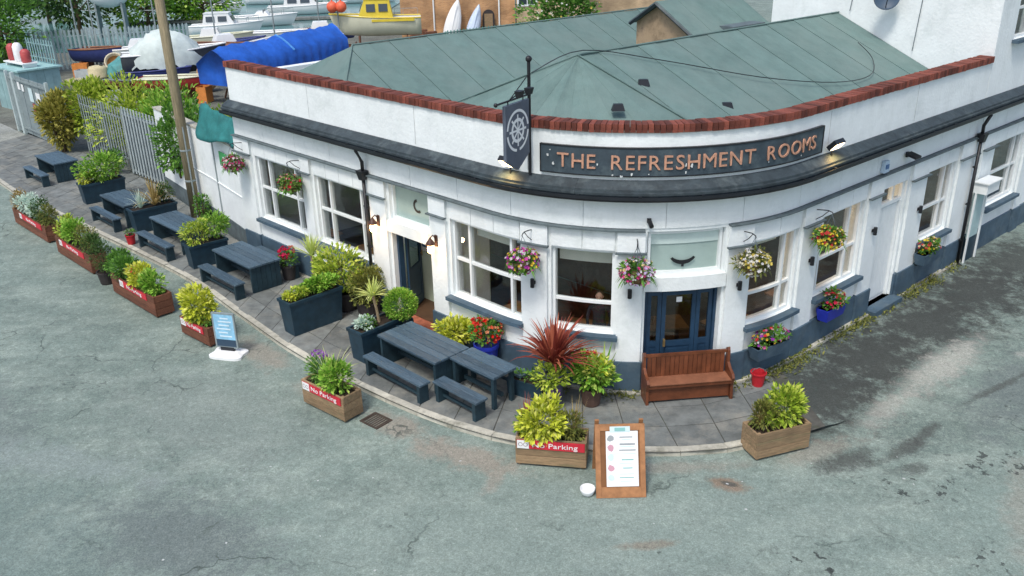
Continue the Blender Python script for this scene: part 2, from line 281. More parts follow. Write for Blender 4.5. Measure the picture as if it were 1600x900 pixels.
    def blade(s, p, d, L, W, droop=.6, seg=5):
        p = Vector(p); d = Vector(d).normalized(); vs = []; q = p.copy(); a = d.cross(Vector((0, 0, 1))); a = a.normalized() if a.length > .05 else Vector((1, 0, 0)); fs = []
        for i in range(seg+1):
            t = i/seg; ww = W*(.55+1.2*t*(1-t))*(1-t**3)+.002
            vs += [q+a*ww/2, q-a*ww/2]; d = (d+Vector((0, 0, -droop*(t+.15)/seg*1.6))).normalized(); q = q+d*L/seg
        for i in range(seg): fs.append((2*i, 2*i+1, 2*i+3, 2*i+2))
        return s.add(vs, fs)
    def build(s, name, m, parent=None, smooth=False, world=False):
        me = bpy.data.meshes.new(name); me.from_pydata(s.v, [], s.f); me.validate(); me.update()
        if m: me.materials.append(m)
        if smooth:
            for p in me.polygons: p.use_smooth = True
        return link(name, me, parent, world)
def link(name, me, parent=None, world=False):
    o = bpy.data.objects.new(name, me); C.objects.link(o)
    if parent is not None:
        o.parent = parent
        if world and parent.type == 'EMPTY':
            o.matrix_parent_inverse = (Matrix.Translation(parent.location) @ parent.rotation_euler.to_matrix().to_4x4()).inverted()
    return o
def tag(o, label, cat, group=None, kind=None):
    if label: o['label'] = label
    if cat: o['category'] = cat
    if group: o['group'] = group
    if kind: o['kind'] = kind
    return o
def thing(name, label, cat, loc=(0, 0, 0), rz=0, group=None):
    o = bpy.data.objects.new(name, None); C.objects.link(o); o.location = loc; o.rotation_euler = (0, 0, rz); o.empty_display_size = .2
    return tag(o, label, cat, group)
KIDS = {}
def copy_tree(o, parent=None, kids=None):
    kids = kids or {}
    if not kids:
        for q in bpy.data.objects:
            if q.parent: kids.setdefault(q.parent.name, []).append(q)
    c = o.copy(); C.objects.link(c)
    if parent: c.parent = parent
    for k in kids.get(o.name, []): copy_tree(k, c, kids)
    return c
def struct(name, mb, m): o = mb.build(name, m); o['kind'] = 'structure'; return o

def text_mesh(s, size, depth=.01, align='CENTER'):
    cu = bpy.data.curves.new('t', 'FONT'); cu.body = s; cu.size = size; cu.extrude = depth; cu.align_x = align; cu.resolution_u = 3
    o = bpy.data.objects.new('t', cu); C.objects.link(o); dg = bpy.context.evaluated_depsgraph_get(); me = bpy.data.meshes.new_from_object(o.evaluated_get(dg))
    bpy.data.objects.remove(o); bpy.data.curves.remove(cu); me.name = 'lettering'; return me

# foliage -----------------------------------------------------------
def cloud(rng, n, c, r, L, W, lump=.35, clumps=9, upb=.3, shell=.45):
    """leaves spread through a lumpy ellipsoid volume"""
    mb = MB(); c = Vector(c); r = Vector(r); cl = []
    for _ in range(clumps):
        d = Vector((rng.gauss(0, 1), rng.gauss(0, 1), rng.gauss(.15, 1))).normalized(); q = rng.uniform(.35, .85); cl.append((Vector((d.x*r.x, d.y*r.y, d.z*r.z))*q, rng.uniform(.30, .52)))
    for i in range(n):
        d = Vector((rng.gauss(0, 1), rng.gauss(0, 1), rng.gauss(0, 1))).normalized()
        if rng.random() < lump+.35:
            o, k = rng.choice(cl); q = rng.uniform(shell, 1)**.6; p = o+Vector((d.x*r.x, d.y*r.y, d.z*r.z))*k*q
        else: q = rng.uniform(shell, 1)**.6*.92; p = Vector((d.x*r.x, d.y*r.y, d.z*r.z))*q
        out = (p.normalized()+d*.6+Vector((0, 0, upb))+Vector((rng.gauss(0, .4), rng.gauss(0, .4), rng.gauss(0, .4)))).normalized()
        nr = Vector((rng.gauss(0, .5), rng.gauss(0, .5), 1))
        k = rng.uniform(.4, 1.3); mb.leaf(c+p, out, nr, L*k, W*k)
    return mb
def blossoms(rng, n, c, r, size, upper=True):
    mb = MB(); c = Vector(c)
    for i in range(n):
        d = Vector((rng.gauss(0, 1), rng.gauss(0, 1), rng.gauss(.25 if upper else 0, .9))).normalized(); p = c+Vector((d.x*r[0], d.y*r[1], d.z*r[2]))*rng.uniform(.85, 1.06)
        nn = (d+Vector((rng.gauss(0, .3), rng.gauss(0, .3), .3+rng.gauss(0, .3)))).normalized(); a = nn.orthogonal().normalized(); b = nn.cross(a); k = size*rng.uniform(.7, 1.25); vs = [p-nn*k*.25]; ph = rng.random()*6
        for j in range(10):
            t = ph+j*math.pi/5; q = k*(1 if j % 2 else .66); vs.append(p+(a*math.cos(t)+b*math.sin(t))*q*.6+nn*k*.1)
        mb.add(vs, [(0, 1+j, 1+(j+1) % 10) for j in range(10)])
    return mb
def spiky(rng, n, c, L, W, spread=1.0, droop=.7, upb=.35):
    mb = MB()
    for i in range(n):
        a = rng.uniform(0, 2*math.pi); e = rng.uniform(0, 1)**.8*spread
        d = Vector((math.cos(a)*e, math.sin(a)*e, upb+1-e*.75)); mb.blade(Vector(c)+Vector((math.cos(a), math.sin(a), 0))*.03, d, L*rng.uniform(.7, 1.12), W*rng.uniform(.8, 1.2), droop*rng.uniform(.6, 1.3))
    return mb
RNG = random.Random(11)

# ------------------------------------------------------------------ facade frame (left wall, rounded corner, right wall)
A = Vector((-.383, 16.827)); B = Vector((5.733, 16.592)); O = Vector((2.800, 19.962)); RAD = 4.468; A0 = -2.36372; LA = 6.7424
uL = Vector((-.70176, .71241)); uR = Vector((.75434, .65649)); nL = Vector((-.71241, -.70176)); nR = Vector((.65649, -.75434))
def fac(s, d=0):
    if s < 0: return A-uL*s+nL*d
    if s > LA: return B+uR*(s-LA)+nR*d
    a = A0+s/RAD; return O+Vector((math.cos(a), math.sin(a)))*(RAD+d)
def fnorm(s):
    if s < 0: return nL.copy()
    if s > LA: return nR.copy()
    a = A0+s/RAD; return Vector((math.cos(a), math.sin(a)))
def f3(s, d, z): p = fac(s, d); return Vector((p.x, p.y, z))
def fang(s): n = fnorm(s); return math.atan2(n.y, n.x)+math.pi/2     # local x along the facade, local -y outwards
def ssteps(s0, s1):
    k = 1 if (s1 <= 0 or s0 >= LA) else max(1, int((s1-s0)/.35)+1); st = [s0+(s1-s0)*i/k for i in range(k+1)]
    for e in (0, LA):
        if s0 < e < s1: st.append(e)
    return sorted(set(st))
def fbox(mb, s0, s1, d0, d1, z0, z1):
    st = ssteps(s0, s1); n = len(st); vs = []
    for s in st: vs += [f3(s, d0, z0), f3(s, d1, z0), f3(s, d1, z1), f3(s, d0, z1)]
    fs = [(0, 3, 2, 1), tuple(4*(n-1)+k for k in range(4))]
    for i in range(n-1):
        for k in range(4): fs.append((4*i+k, 4*i+(k+1) % 4, 4*i+4+(k+1) % 4, 4*i+4+k))
    mb.add(vs, fs); return mb
def fsweep(mb, s0, s1, prof):
    st = ssteps(s0, s1); m_ = len(prof); vs = [f3(s, d, z) for s in st for d, z in prof]; fs = [tuple(range(m_-1, -1, -1)), tuple(range((len(st)-1)*m_, len(st)*m_))]
    for i in range(len(st)-1):
        for k in range(m_): fs.append((i*m_+k, i*m_+(k+1) % m_, (i+1)*m_+(k+1) % m_, (i+1)*m_+k))
    mb.add(vs, fs); return mb

# ================================================================== THE SETTING
def V2(x, y): return Vector((x, y))
road = struct('road', MB().add([(-400, -60, -.1), (400, -60, -.1), (400, 700, -.1), (-400, 700, -.1)], [(0, 1, 2, 3)]), road_m)
KERB = [(-23.5, 36.8), (-19.27, 32.13), (-17.22, 29.96), (-13.1, 26.15), (-9.06, 22.33), (-6.83, 19.75), (-5.30, 17.95), (-4.30, 16.92), (-2.95, 15.70), (-2.08, 14.98), (-1.28, 14.40), (-.06, 13.75), (1.2, 13.42), (2.3, 13.30), (3.16, 13.29), (4.0, 13.40), (5.84, 14.04), (6.95, 14.95), (8.91, 16.59), (10.92, 18.41), (13.16, 20.59), (18, 25.4), (30, 36)]
INN = [(-32, -.85), (-27, -1.1), (-24, -1.3), (-18, -1.0), (-12.0, -.2), (-8.6, 0), (-6.2, 0), (-4.6, 0), (-2.7, 0), (-1.5, 0), (-.4, 0), (1.0, 0), (2.1, 0), (2.9, 0), (3.6, 0), (4.6, 0), (6.6, 0), (8, 0), (10.3, 0), (13, 0), (16, 0), (22.5, 0), (38, 0)]
INNP = [fac(s, d) for s, d in INN]
def cr(pts, n=8):
    out = []
    for i in range(len(pts)-1):
        p0, p1, p2, p3 = [Vector(pts[max(0, min(len(pts)-1, i+k))]) for k in (-1, 0, 1, 2)]
        for j in range(n):
            t = j/n; out.append(.5*((2*p1)+(p2-p0)*t+(2*p0-5*p1+4*p2-p3)*t*t+(3*p1-p0-3*p2+p3)*t**3))
    out.append(Vector(pts[-1])); return out
kc = cr(KERB); ic = cr([tuple(p) for p in INNP])
def resample(pts, step):
    out = [pts[0]]; acc = 0; idx = [0.0]
    for i in range(len(pts)-1):
        a, b = pts[i], pts[i+1]; L = (b-a).length; pos = step-acc
        while pos <= L:
            out.append(a+(b-a)*pos/L); idx.append(i+pos/L); pos += step
        acc = (acc+L) % step
    return out, idx
ks, kidx = resample(kc, .88)
def ipt(i): k = int(i); f = i-k; return ic[k]+(ic[min(k+1, len(ic)-1)]-ic[k])*f
KE = 16*8    # index in kc where the raised kerb ends
mb = MB(); vs = []; fs = []
n = KE+1
for i in range(n): vs += [(kc[i].x, kc[i].y, -.012), (ic[i].x, ic[i].y, -.012)]
for i in range(n-1): fs.append((2*i, 2*i+2, 2*i+3, 2*i+1))
pav = struct('pavement', mb.add(vs, fs), joint_m)
# worn tarmac footway that runs out flush with the road on the right
mb = MB(); vs = []; fs = []; rr = random.Random(5); CO = 6
for i in range(KE, len(kc)):
    fade = min(1, (i-KE)/10)
    for j in range(CO+1):
        t = j/CO; p = kc[i].lerp(ic[i], t); z = -.012-(.075*fade)*(1-t)**1.5+rr.uniform(-.004, .004)*(0 < j < CO)
        if j == 0: p = p+(kc[i]-ic[i]).normalized()*.15*fade; z = -.012-.0845*min(1, (i-KE)/4)
        vs.append((p.x, p.y, z))
N_ = len(kc)-KE
for i in range(N_-1):
    for j in range(CO): a = i*(CO+1)+j; fs.append((a, a+CO+1, a+CO+2, a+1))
footway = struct('footway', mb.add(vs, fs), pave_dark)
# kerb stones and slabs
rr = random.Random(3)
for i in range(len(ks)-1):
    if kidx[i+1] > KE: break
    a, b = ks[i], ks[i+1]; t = (b-a).normalized(); nn = Vector((-t.y, t.x)); g = .006; a2 = a+t*g; b2 = b-t*g; h = rr.uniform(.0, .014)
    na = (ipt(kidx[i])-a).normalized()
    q = [a2, b2, b2+nn*.165, a2+nn*.165]
    q2 = [a2+nn*.02, b2+nn*.02, b2+nn*.165, a2+nn*.165]
    MB().hexa([(p.x, p.y, -.13) for p in q]+[(p.x, p.y, h) for p in q2]).build('kerb_stone', concrete, pav)
    # slabs
    ia, ib = ipt(kidx[i]), ipt(kidx[i+1]); wd = ((ia-a).length+(ib-b).length)/2-.17; rows = max(1, round(wd/.72))
    a3, b3 = a+(ia-a).normalized()*.17, b+(ib-b).normalized()*.17
    for k in range(rows):
        off = .5 if False else 0
        u0, u1 = (k+.012)/rows, (k+.988)/rows; A1, A2 = a3.lerp(ia, u0), a3.lerp(ia, u1); B1, B2 = b3.lerp(ib, u0), b3.lerp(ib, u1)
        s1 = .012; A1, B1 = A1.lerp(B1, s1), B1.lerp(A1, s1); A2, B2 = A2.lerp(B2, s1), B2.lerp(A2, s1)
        zz = [rr.uniform(-.004, .006) for _ in range(4)]
        MB().hexa([(p.x, p.y, -.05) for p in (A1, B1, B2, A2)]+[(p.x, p.y, z) for p, z in zip((A1, B1, B2, A2), zz)]).build('paving_slab', slab_m, pav)
# dirt, stains and repairs with outlines of their own
def blob(c, rx, ry, rz=0, n=22, seed=0, jag=.3):
    q = random.Random(seed); out = []; ph = [q.uniform(0, 6) for _ in range(4)]
    for k in range(n):
        t = 2*math.pi*k/n; f = 1+jag*(.5*math.sin(2*t+ph[0])+.4*math.sin(3*t+ph[1])+.3*math.sin(5*t+ph[2])+.35*math.sin(8*t+ph[3])+q.uniform(-.3, .3)); x, y = rx*f*math.cos(t), ry*f*math.sin(t)
        out.append((c[0]+x*math.cos(rz)-y*math.sin(rz), c[1]+x*math.sin(rz)+y*math.cos(rz)))
    return out
def sheet(name, poly, z, m, parent): return MB().add([(x, y, z) for x, y in poly], [tuple(range(len(poly)))]).build(name, m, parent)
stain = mat('oil_stain', (.030, .038, .038), .95, .4, 6)
q = random.Random(77)
q_r = random.Random(78)
pale = mat('gum_spot', (.50, .53, .52), .8, .1)
for j in range(34): r_ = q.uniform(.008, .022); sheet('gum_spot', blob((q.uniform(-6, 7), q.uniform(9.3, 13.5)), r_*1.3, r_, q.uniform(0, 3), 8, j, .3), -.0880, pale, road)
# drain grate by the kerb
t = thing('drain_grate', 'rusty iron drain grate in the road beside the red-signed timber planter', 'drain', (-2.72, 14.72, -.09), R(-40))
mb = MB()
for y in (-.19, .19): mb.box((0, y, 0), (.5, .04, .02))
for x in (-.23, .23): mb.box((x, 0, 0), (.04, .34, .02))
mb.build('frame', mat('iron_rust', (.06, .045, .035), .8, .4, 8), t)
for i in range(7): MB().box((-.18+.06*i, 0, -.002), (.025, .34, .016)).build('bar', MATS['iron_rust'], t)

# yard behind the fence and the harbour
def fl(s, d): p = fac(s, d); return (p.x, p.y)
struct('yard', MB().add([(*fl(-10.4, -.6), -.05), (*fl(-18.4, -1.3), -.05), (*fl(-33, -1.0), -.05), (-60, 70, -.05), (-60, 92, -.05), (14, 92, -.05), (14, 32, -.05)], [tuple(range(7))][::-1]), yard_m)
struct('driveway', MB().add([(*fl(-26.5, -.6), -.03), (*fl(-27, 1.6), -.045), (*fl(-34, 2.2), -.045), (*fl(-38, -.8), -.03), (*fl(-33, -.8), -.03)], [(0, 1, 2, 3, 4)]), conc_m)
struct('harbour_water', MB().add([(-44, 67, -.03), (-13, 69, -.03), (-10, 150, -.03), (-70, 150, -.03)], [(0, 1, 2, 3)]), water_m)

# ================================================================== THE PUB
pub = thing('pub_building', 'white single-storey pub with rounded corner, dark cornice and green felt roof', 'building', (2.8, 15.5, 0))
SE = 15.2; SL = -10.35
WIN = [(-9.4, -7.1, 1.22, 3.0), (-6.5, -4.2, 1.22, 3.0), (-1.3, .75, 1.22, 3.0), (1.45, 2.72, 1.25, 3.0), (5.5, 6.9, 1.22, 3.0), (7.7, 9.55, 1.2, 3.0), (12.5, 14.1, 1.2, 3.0)]
DOORS = [(-3.4, -2.0, 0, 3.4), (3.32, 4.86, 0, 3.42), (10.3, 11.5, .12, 3.05)]
def wall_with(mb, s0, s1, ops, z0, z1, d0=-.32, d1=0):
    cur = s0
    for a, b, za, zb in sorted(ops):
        if a > cur: fbox(mb, cur, a, d0, d1, z0, z1)
        if za > z0+.01: fbox(mb, a, b, d0, d1, z0, za)
        if zb < z1: fbox(mb, a, b, d0, d1, zb, z1)
        cur = b
    if cur < s1: fbox(mb, cur, s1, d0, d1, z0, z1)
    return mb
wall_with(MB(), SL, SE, WIN+DOORS, -.1, 4.40).build('wall', white, pub, world=True)
# plinth, pilasters, string course
PIL = [(-10.33, -9.55), (-7.0, -6.6), (-4.1, -3.5), (-1.9, -1.4), (.82, 1.38), (2.78, 3.26), (4.92, 5.44), (6.97, 7.63), (9.62, 10.2), (11.6, 12.4), (14.2, 15.15)]
mb = MB(); segs = []; cur = SL
for a, b, *_ in sorted(DOORS): segs.append((cur, a)); cur = b
segs.append((cur, SE))
for a, b in segs: fbox(MB(), a, b, 0, .055, -.1, .66).build('plinth', plinth_m, pub, world=True)
for a, b in segs: fbox(MB(), a, b, .055, .16, -.1, .045).build('base_kerb', concrete, pub, world=True)
for a, b in PIL:
    p = fbox(MB(), a, b, .002, .065, .69, 3.43).build('pilaster', white, pub, world=True)
    fbox(MB(), a-.02, b+.02, .002, .105, -.1, .69).build('pilaster_base', plinth_m, p)
    mb = fbox(MB(), a-.02, b+.02, .067, .078, 3.03, 3.43); mb.build('capital', white, p)
    fbox(MB(), a-.05, b+.05, .067, .150, 2.998, 3.03).build('capital_ledge', lead, p)
ss = [SL, -3.45, -1.95, 3.27, 4.91, SE]
for a, b in ((SL, 3.27), (4.91, SE)): fbox(MB(), a, b, .003, .135, 3.445, 3.475).build('string_course', lead, pub, world=True)
# recessed apron panels over the windows with their joints
for a, b, z0, z1 in WIN:
    k = max(2, round((b-a)/.62))
    for i in range(k): fbox(MB(), a+(b-a)*i/k+.008, a+(b-a)*(i+1)/k-.008, .003, .022, 3.03, 3.43).build('apron_panel', white, pub, world=True)
# frieze boards
sx = SL+.05
while sx < SE-.2:
    e = min(sx+1.55, SE); fbox(MB(), sx+.006, e-.006, .003, .022, 3.49, 4.03).build('frieze_panel', white, pub, world=True); sx = e
# cornice
CP = [(0, 4.03), (.10, 4.03), (.10, 4.065), (.17, 4.065), (.17, 4.115), (.26, 4.125), (.26, 4.20), (.285, 4.20), (.285, 4.245), (.24, 4.255), (.235, 4.30), (.04, 4.42), (0, 4.42)]
sx = SL-.05; k = 0
while sx < SE:
    e = min(sx+3.1, SE) if sx+3.1 < SE-.5 else SE
    fsweep(MB(), sx+.002, e-.002, CP).build('cornice', slate, pub, world=True); sx = e
fsweep(MB(), SL-.05, SE, [(.262, 4.09), (.32, 4.09), (.345, 4.13), (.345, 4.19), (.33, 4.19), (.32, 4.115), (.262, 4.115)]).build('gutter', gutter_m, pub, world=True)
for i in range(24): s_ = SL+.5+i*1.08; fbox(MB(), s_, s_+.05, .287, .35, 4.192, 4.202).build('gutter_clip', gutter_m, pub, world=True)
# parapet and brick-on-edge coping
par = MB(); fbox(par, SL, SE-.02, -.30, 0, 4.40, 5.308); par = par.build('parapet', white, pub, world=True)
mb = MB().box((0, 0, 0), (.094, .36, .150)); bme = bpy.data.meshes.new('brick'); bme.from_pydata(mb.v, [], mb.f); bme.materials.append(redbrick)
rr = random.Random(9); s_ = SL+.0
while s_ < SE-.12:
    o = link('brick', bme, par); p = f3(s_+.053, -.13+rr.uniform(-.006, .006), 5.386+rr.uniform(-.006, .006)); o.location = p; o.rotation_euler = (rr.uniform(-.02, .02), rr.uniform(-.02, .02), fang(s_+.053)+rr.uniform(-.02, .02)); s_ += .1062
fbox(MB(), SL-.01, SE-.03, -.29, .022, 5.300, 5.345).build('mortar_bed', mat('mortar', (.3, .27, .24), .9, .3), par)
for s_ in (-6.4, -2.3, .95, 7.6, 11.3): fbox(MB(), s_, s_+.012, .001, .006, 4.47, 5.27).build('render_joint', mat('joint_grey', (.45, .48, .48), .8, .1), par)
# interior shell
fl_ = [f3(SL+.2, -.34, .03)]+[f3(s, -.34, .03) for s in ssteps(0, LA)]+[f3(SE-.2, -.34, .03), f3(SE-.2, -4.4, .03), Vector((O.x, O.y, .03)), f3(SL+.2, -4.4, .03)]
MB().add(fl_, [tuple(range(len(fl_)))]).build('floor', floor_in, pub, world=True)
MB().add([Vector((p.x, p.y, 3.75)) for p in fl_], [tuple(range(len(fl_)))[::-1]]).build('ceiling', ceil_m, pub, world=True)
bw = [f3(SL+.2, -4.4, 0), Vector((O.x+.1, O.y+.1, 0)), f3(SE-.2, -4.4, 0)]
mb = MB()
for a, b in ((bw[0], bw[1]), (bw[1], bw[2])): mb.add([a, b, b+Vector((0, 0, 3.8)), a+Vector((0, 0, 3.8))], [(0, 1, 2, 3)])
for s_ in (SL+.2, SE-.2): a, b = f3(s_, -.3, 0), f3(s_, -4.4, 0); mb.add([a, b, b+Vector((0, 0, 3.8)), a+Vector((0, 0, 3.8))], [(0, 1, 2, 3)])
mb.build('inner_wall', dark, pub, world=True)

def window(parent, s0, s1, z0, z1, mull=(), trans=(), thick=.06, gl=glass, sill=True, d=-.20, fm=white_paint):
    mb = MB(); e = .055
    fbox(mb, s0, s0+e, d, d+.12, z0, z1); fbox(mb, s1-e, s1, d, d+.12, z0, z1); fbox(mb, s0+e, s1-e, d, d+.12, z1-e, z1); fbox(mb, s0+e, s1-e, d, d+.12, z0, z0+.075)
    cols = [s0+e]+list(mull)+[s1-e]
    for x in mull: fbox(mb, x-thick/2, x+thick/2, d, d+.11, z0+.075, z1-e)
    o = mb.build('window', fm, parent, world=True)
    rows = [z0+.075]+list(trans)+[z1-e]
    for i in range(len(cols)-1):
        a = cols[i]+(thick/2 if i else 0); b = cols[i+1]-(thick/2 if i < len(cols)-2 else 0)
        for zt in trans: fbox(MB(), a, b, d+.015, d+.1, zt-.03, zt+.03).build('glazing_bar', fm, o)
        for j in range(len(rows)-1):
            za = rows[j]+(.03 if j else 0); zb = rows[j+1]-(.03 if j < len(rows)-2 else 0)
            fbox(MB(), a, b, d+.045, d+.051, za, zb).build('pane', gl, o)
    if sill: fbox(MB(), s0-.09, s1+.09, -.08, .17, z0-.085, z0-.001).build('sill', plinth_m, o)
    return o
window(pub, *WIN[0], mull=(-8.86, -7.55), trans=(2.12,)); window(pub, *WIN[1], mull=(-5.98, -4.66), trans=(2.12,))
window(pub, *WIN[2], mull=(-.80, .44), trans=(2.1,)); window(pub, *WIN[3], trans=(1.88,)); window(pub, *WIN[4], mull=(6.55,), trans=(1.86,))
window(pub, *WIN[5], mull=(7.98, 9.1), trans=(1.98,)); window(pub, *WIN[6], mull=(12.75, 13.72), trans=(2.0,))
for (a, b, z0, z1) in ((1.52, 2.66, 2.66, 2.93), (-.74, .40, 2.70, 2.93), (5.58, 6.5, 2.80, 2.93), (-8.8, -7.62, 2.86, 2.93)): fbox(MB(), a, b, -.30, -.27, z0, z1).build('roller_blind', cream, pub, world=True)
# left entrance: fanlight, beam, open half-glazed leaf
fan = window(pub, -3.4, -2.0, 2.52, 3.4, gl=frost, sill=False)
fbox(MB(), -3.44, -1.96, -.30, .09, 2.25, 2.52).build('door_beam', white, pub, world=True)
pcx = f3(-2.55, -.145, 2.98); mb = MB(); an = fang(-2.55)
for k in range(14):
    t0 = R(100+k*15); t1 = R(100+k*15+14); T = Matrix.Rotation(an, 3, 'Z')
    mb.add([pcx+T @ Vector((math.cos(t)*r_, -.004, math.sin(t)*r_)) for t, r_ in ((t0, .10), (t0, .16), (t1, .16), (t1, .10))], [(0, 1, 2, 3)])
mb.build('fanlight_emblem', black, fan)
def leaf_door(parent, w, h, m, loc, rz, gz=.75):
    d = bpy.data.objects.new('door', None)
    mb = MB(); mb.box((.06, 0, h/2), (.12, .05, h)); mb.box((w-.06, 0, h/2), (.12, .05, h)); mb.box((w/2, 0, h-.07), (w-.24, .05, .14)); mb.box((w/2, 0, .12), (w-.24, .05, .24)); mb.box((w/2, 0, gz), (w-.24, .05, .16))
    o = mb.build('door', m, parent); o.matrix_parent_inverse = Matrix.Translation(-parent.location); o.location = loc; o.rotation_euler = (0, 0, rz)
    bpy.data.objects.remove(d)
    MB().box((w/2, 0, (gz+.08+h-.14)/2), (w-.24, .008, h-.14-gz-.08)).build('pane', dark_glass, o)
    MB().box((w/2, 0, (.24+gz-.08)/2), (w-.24, .03, gz-.32)).build('panel', m, o)
    mb = MB(); mb.tube([(w-.05, -.06, gz+.2), (w-.05, -.06, gz+.34)], .012); mb.box((w-.05, -.035, gz+.27), (.02, .05, .03)); mb.build('handle', mat('brass', (.6, .42, .18), .3, .1, metal=.8), o)
    return o
mb = MB(); fbox(mb, -3.4, -3.33, -.26, -.12, 0, 2.25); fbox(mb, -2.07, -2.0, -.26, -.12, 0, 2.25); fbox(mb, -3.33, -2.07, -.26, -.12, 2.18, 2.25)
mb.build('door_frame', doorblue, pub, world=True)
leaf_door(pub, .82, 2.1, doorblue, f3(-3.34, -.34, .06), fang(-3)+R(118), 1.0)
fbox(MB(), -3.42, -1.98, -.3, .22, -.1, .05).build('door_step', mat('terracotta', (.36, .12, .07), .7, .3, 9), pub, world=True)
hall = mat('hall_white', (.7, .72, .68), .8, .05)
fbox(MB(), -5.3, -1.4, -1.22, -1.16, .03, 1.30).build('hall_dado', palegreen, pub, world=True)
fbox(MB(), -5.3, -1.4, -1.23, -1.17, 1.32, 3.6).build('hall_wall', hall, pub, world=True)
fbox(MB(), -3.75, -3.35, -1.165, -1.145, 1.45, 2.1).build('hall_picture', mat('picture_blue', (.05, .15, .30), .4, .5, 7), pub, world=True)
fbox(MB(), -4.4, -3.95, -1.165, -1.145, 1.5, 2.0).build('hall_picture', mat('picture_dark', (.14, .15, .16), .4, .5, 9), pub, world=True)
fbox(MB(), -1.46, -1.36, -1.16, -.33, .03, 3.6).build('hall_wall', hall, pub, world=True)
# corner entrance: fanlight and three glazed leaves
fan = window(pub, 3.34, 4.84, 2.50, 3.40, gl=frost, sill=False, d=-.2)
fbox(MB(), 3.40, 4.78, -.135, -.128, 3.12, 3.345).build('fanlight_band', mat('band_pale', (.52, .63, .60), .3, .05), fan)
mb = MB(); an = fang(4.05); T = Matrix.Rotation(an, 3, 'Z'); pc = f3(4.05, -.118, 2.98)
for k in range(12):
    t0, t1 = R(215+k*9.2), R(215+k*9.2+9.2); w0, w1 = .022+.02*math.sin(math.pi*k/12), .022+.02*math.sin(math.pi*(k+1)/12)
    mb.add([pc+T @ Vector((math.cos(t)*r_*1.15, -.012, math.sin(t)*r_)) for t, r_ in ((t0, .24-w0), (t0, .24+w0), (t1, .24+w1), (t1, .24-w1))], [(0, 1, 2, 3)])
mb.box(pc+T @ Vector((0, -.012, -.29)), (.05, .004, .08), rz=an)
mb.build('fanlight_emblem', black, fan)
fbox(MB(), 3.28, 4.90, -.30, .08, 2.22, 2.50).build('door_beam', white, pub, world=True)
mb = MB(); fbox(mb, 3.32, 3.38, -.26, -.14, 0, 2.22); fbox(mb, 4.80, 4.86, -.26, -.14, 0, 2.22); fbox(mb, 3.38, 4.80, -.26, -.14, 2.16, 2.22)
mb.build('door_frame', doorblue, pub, world=True)
def glazed(s0, s1, gz0=1.02, gz1=2.02):
    mb = MB(); e = .085
    fbox(mb, s0, s0+e, -.23, -.18, .04, 2.15); fbox(mb, s1-e, s1, -.23, -.18, .04, 2.15); fbox(mb, s0+e, s1-e, -.23, -.18, gz1, 2.15); fbox(mb, s0+e, s1-e, -.23, -.18, gz0-.12, gz0); fbox(mb, s0+e, s1-e, -.23, -.18, .04, .25)
    o = mb.build('door', doorblue, pub, world=True); fbox(MB(), s0+e, s1-e, -.208, -.202, gz0, gz1).build('pane', dark_glass, o); fbox(MB(), s0+e, s1-e, -.215, -.195, .25, gz0-.12).build('panel', doorblue, o)
    fbox(MB(), s0+e+.03, s1-e-.03, -.195, -.185, .31, gz0-.18).build('raised_panel', doorblue, o); return o
glazed(3.39, 3.69); dd = glazed(3.70, 4.42); glazed(4.43, 4.79)
mb = MB(); p = f3(3.77, -.15, 1.0); mb.box(p, (.04, .05, .16), rz=fang(3.8)); mb.build('handle', MATS['brass'], dd)
fbox(MB(), 4.0, 4.12, -.2, -.197, 1.86, 1.97).build('door_notice', white_sign, dd)
fbox(MB(), 3.30, 4.88, -.3, .14, -.1, .04).build('door_step', concrete, pub, world=True)
# white boarded door on the right wall with transom light
window(pub, 10.3, 11.5, 2.56, 3.05, mull=(11.05,), sill=False)
mb = MB(); fbox(mb, 10.36, 11.44, -.19, -.14, .12, 2.55); o = mb.build('door', white_paint, pub, world=True)
for i in range(6): fbox(MB(), 10.37+i*.178, 10.37+i*.178+.17, -.14, -.128, .2, 2.5).build('board', white_paint, o)
fbox(MB(), 10.30, 10.36, -.22, -.06, .12, 2.56).build('door_frame', white_paint, pub, world=True); fbox(MB(), 11.44, 11.5, -.22, -.06, .12, 2.56).build('door_frame', white_paint, pub, world=True)
fbox(MB(), 10.22, 11.58, -.3, .3, -.1, .12).build('door_step', plinth_m, pub, world=True)
# downpipes
def pipe(parent, s, d=.1, r=.042, zt=3.98, hop=True, m=black):
    mb = MB(); mb.tube([f3(s, d, .02), f3(s, d, zt-.5)], r, 10); mb.tube([f3(s, d, zt-.5), f3(s, d, zt-.2), f3(s, .29, zt+.10)], r, 10); mb.tube([f3(s, d, .02), f3(s, d+.12, -.03)], r, 10)
    o = mb.build('downpipe', m, parent, world=True, smooth=True)
    if hop: p = f3(s, d+.02, zt-.62); MB().taper((0, 0, 0), .13, .13, .22, .25, .2).build('hopper', m, o).matrix_local = Matrix.Translation(p) @ Matrix.Rotation(fang(s), 4, 'Z')
    for z in (.7, 1.7, 2.7): MB().box(f3(s, d-.02, z), (.15, .07, .04), rz=fang(s)).build('pipe_bracket', m, o)
pipe(pub, -4.15, .14); pipe(pub, 14.98, .16)
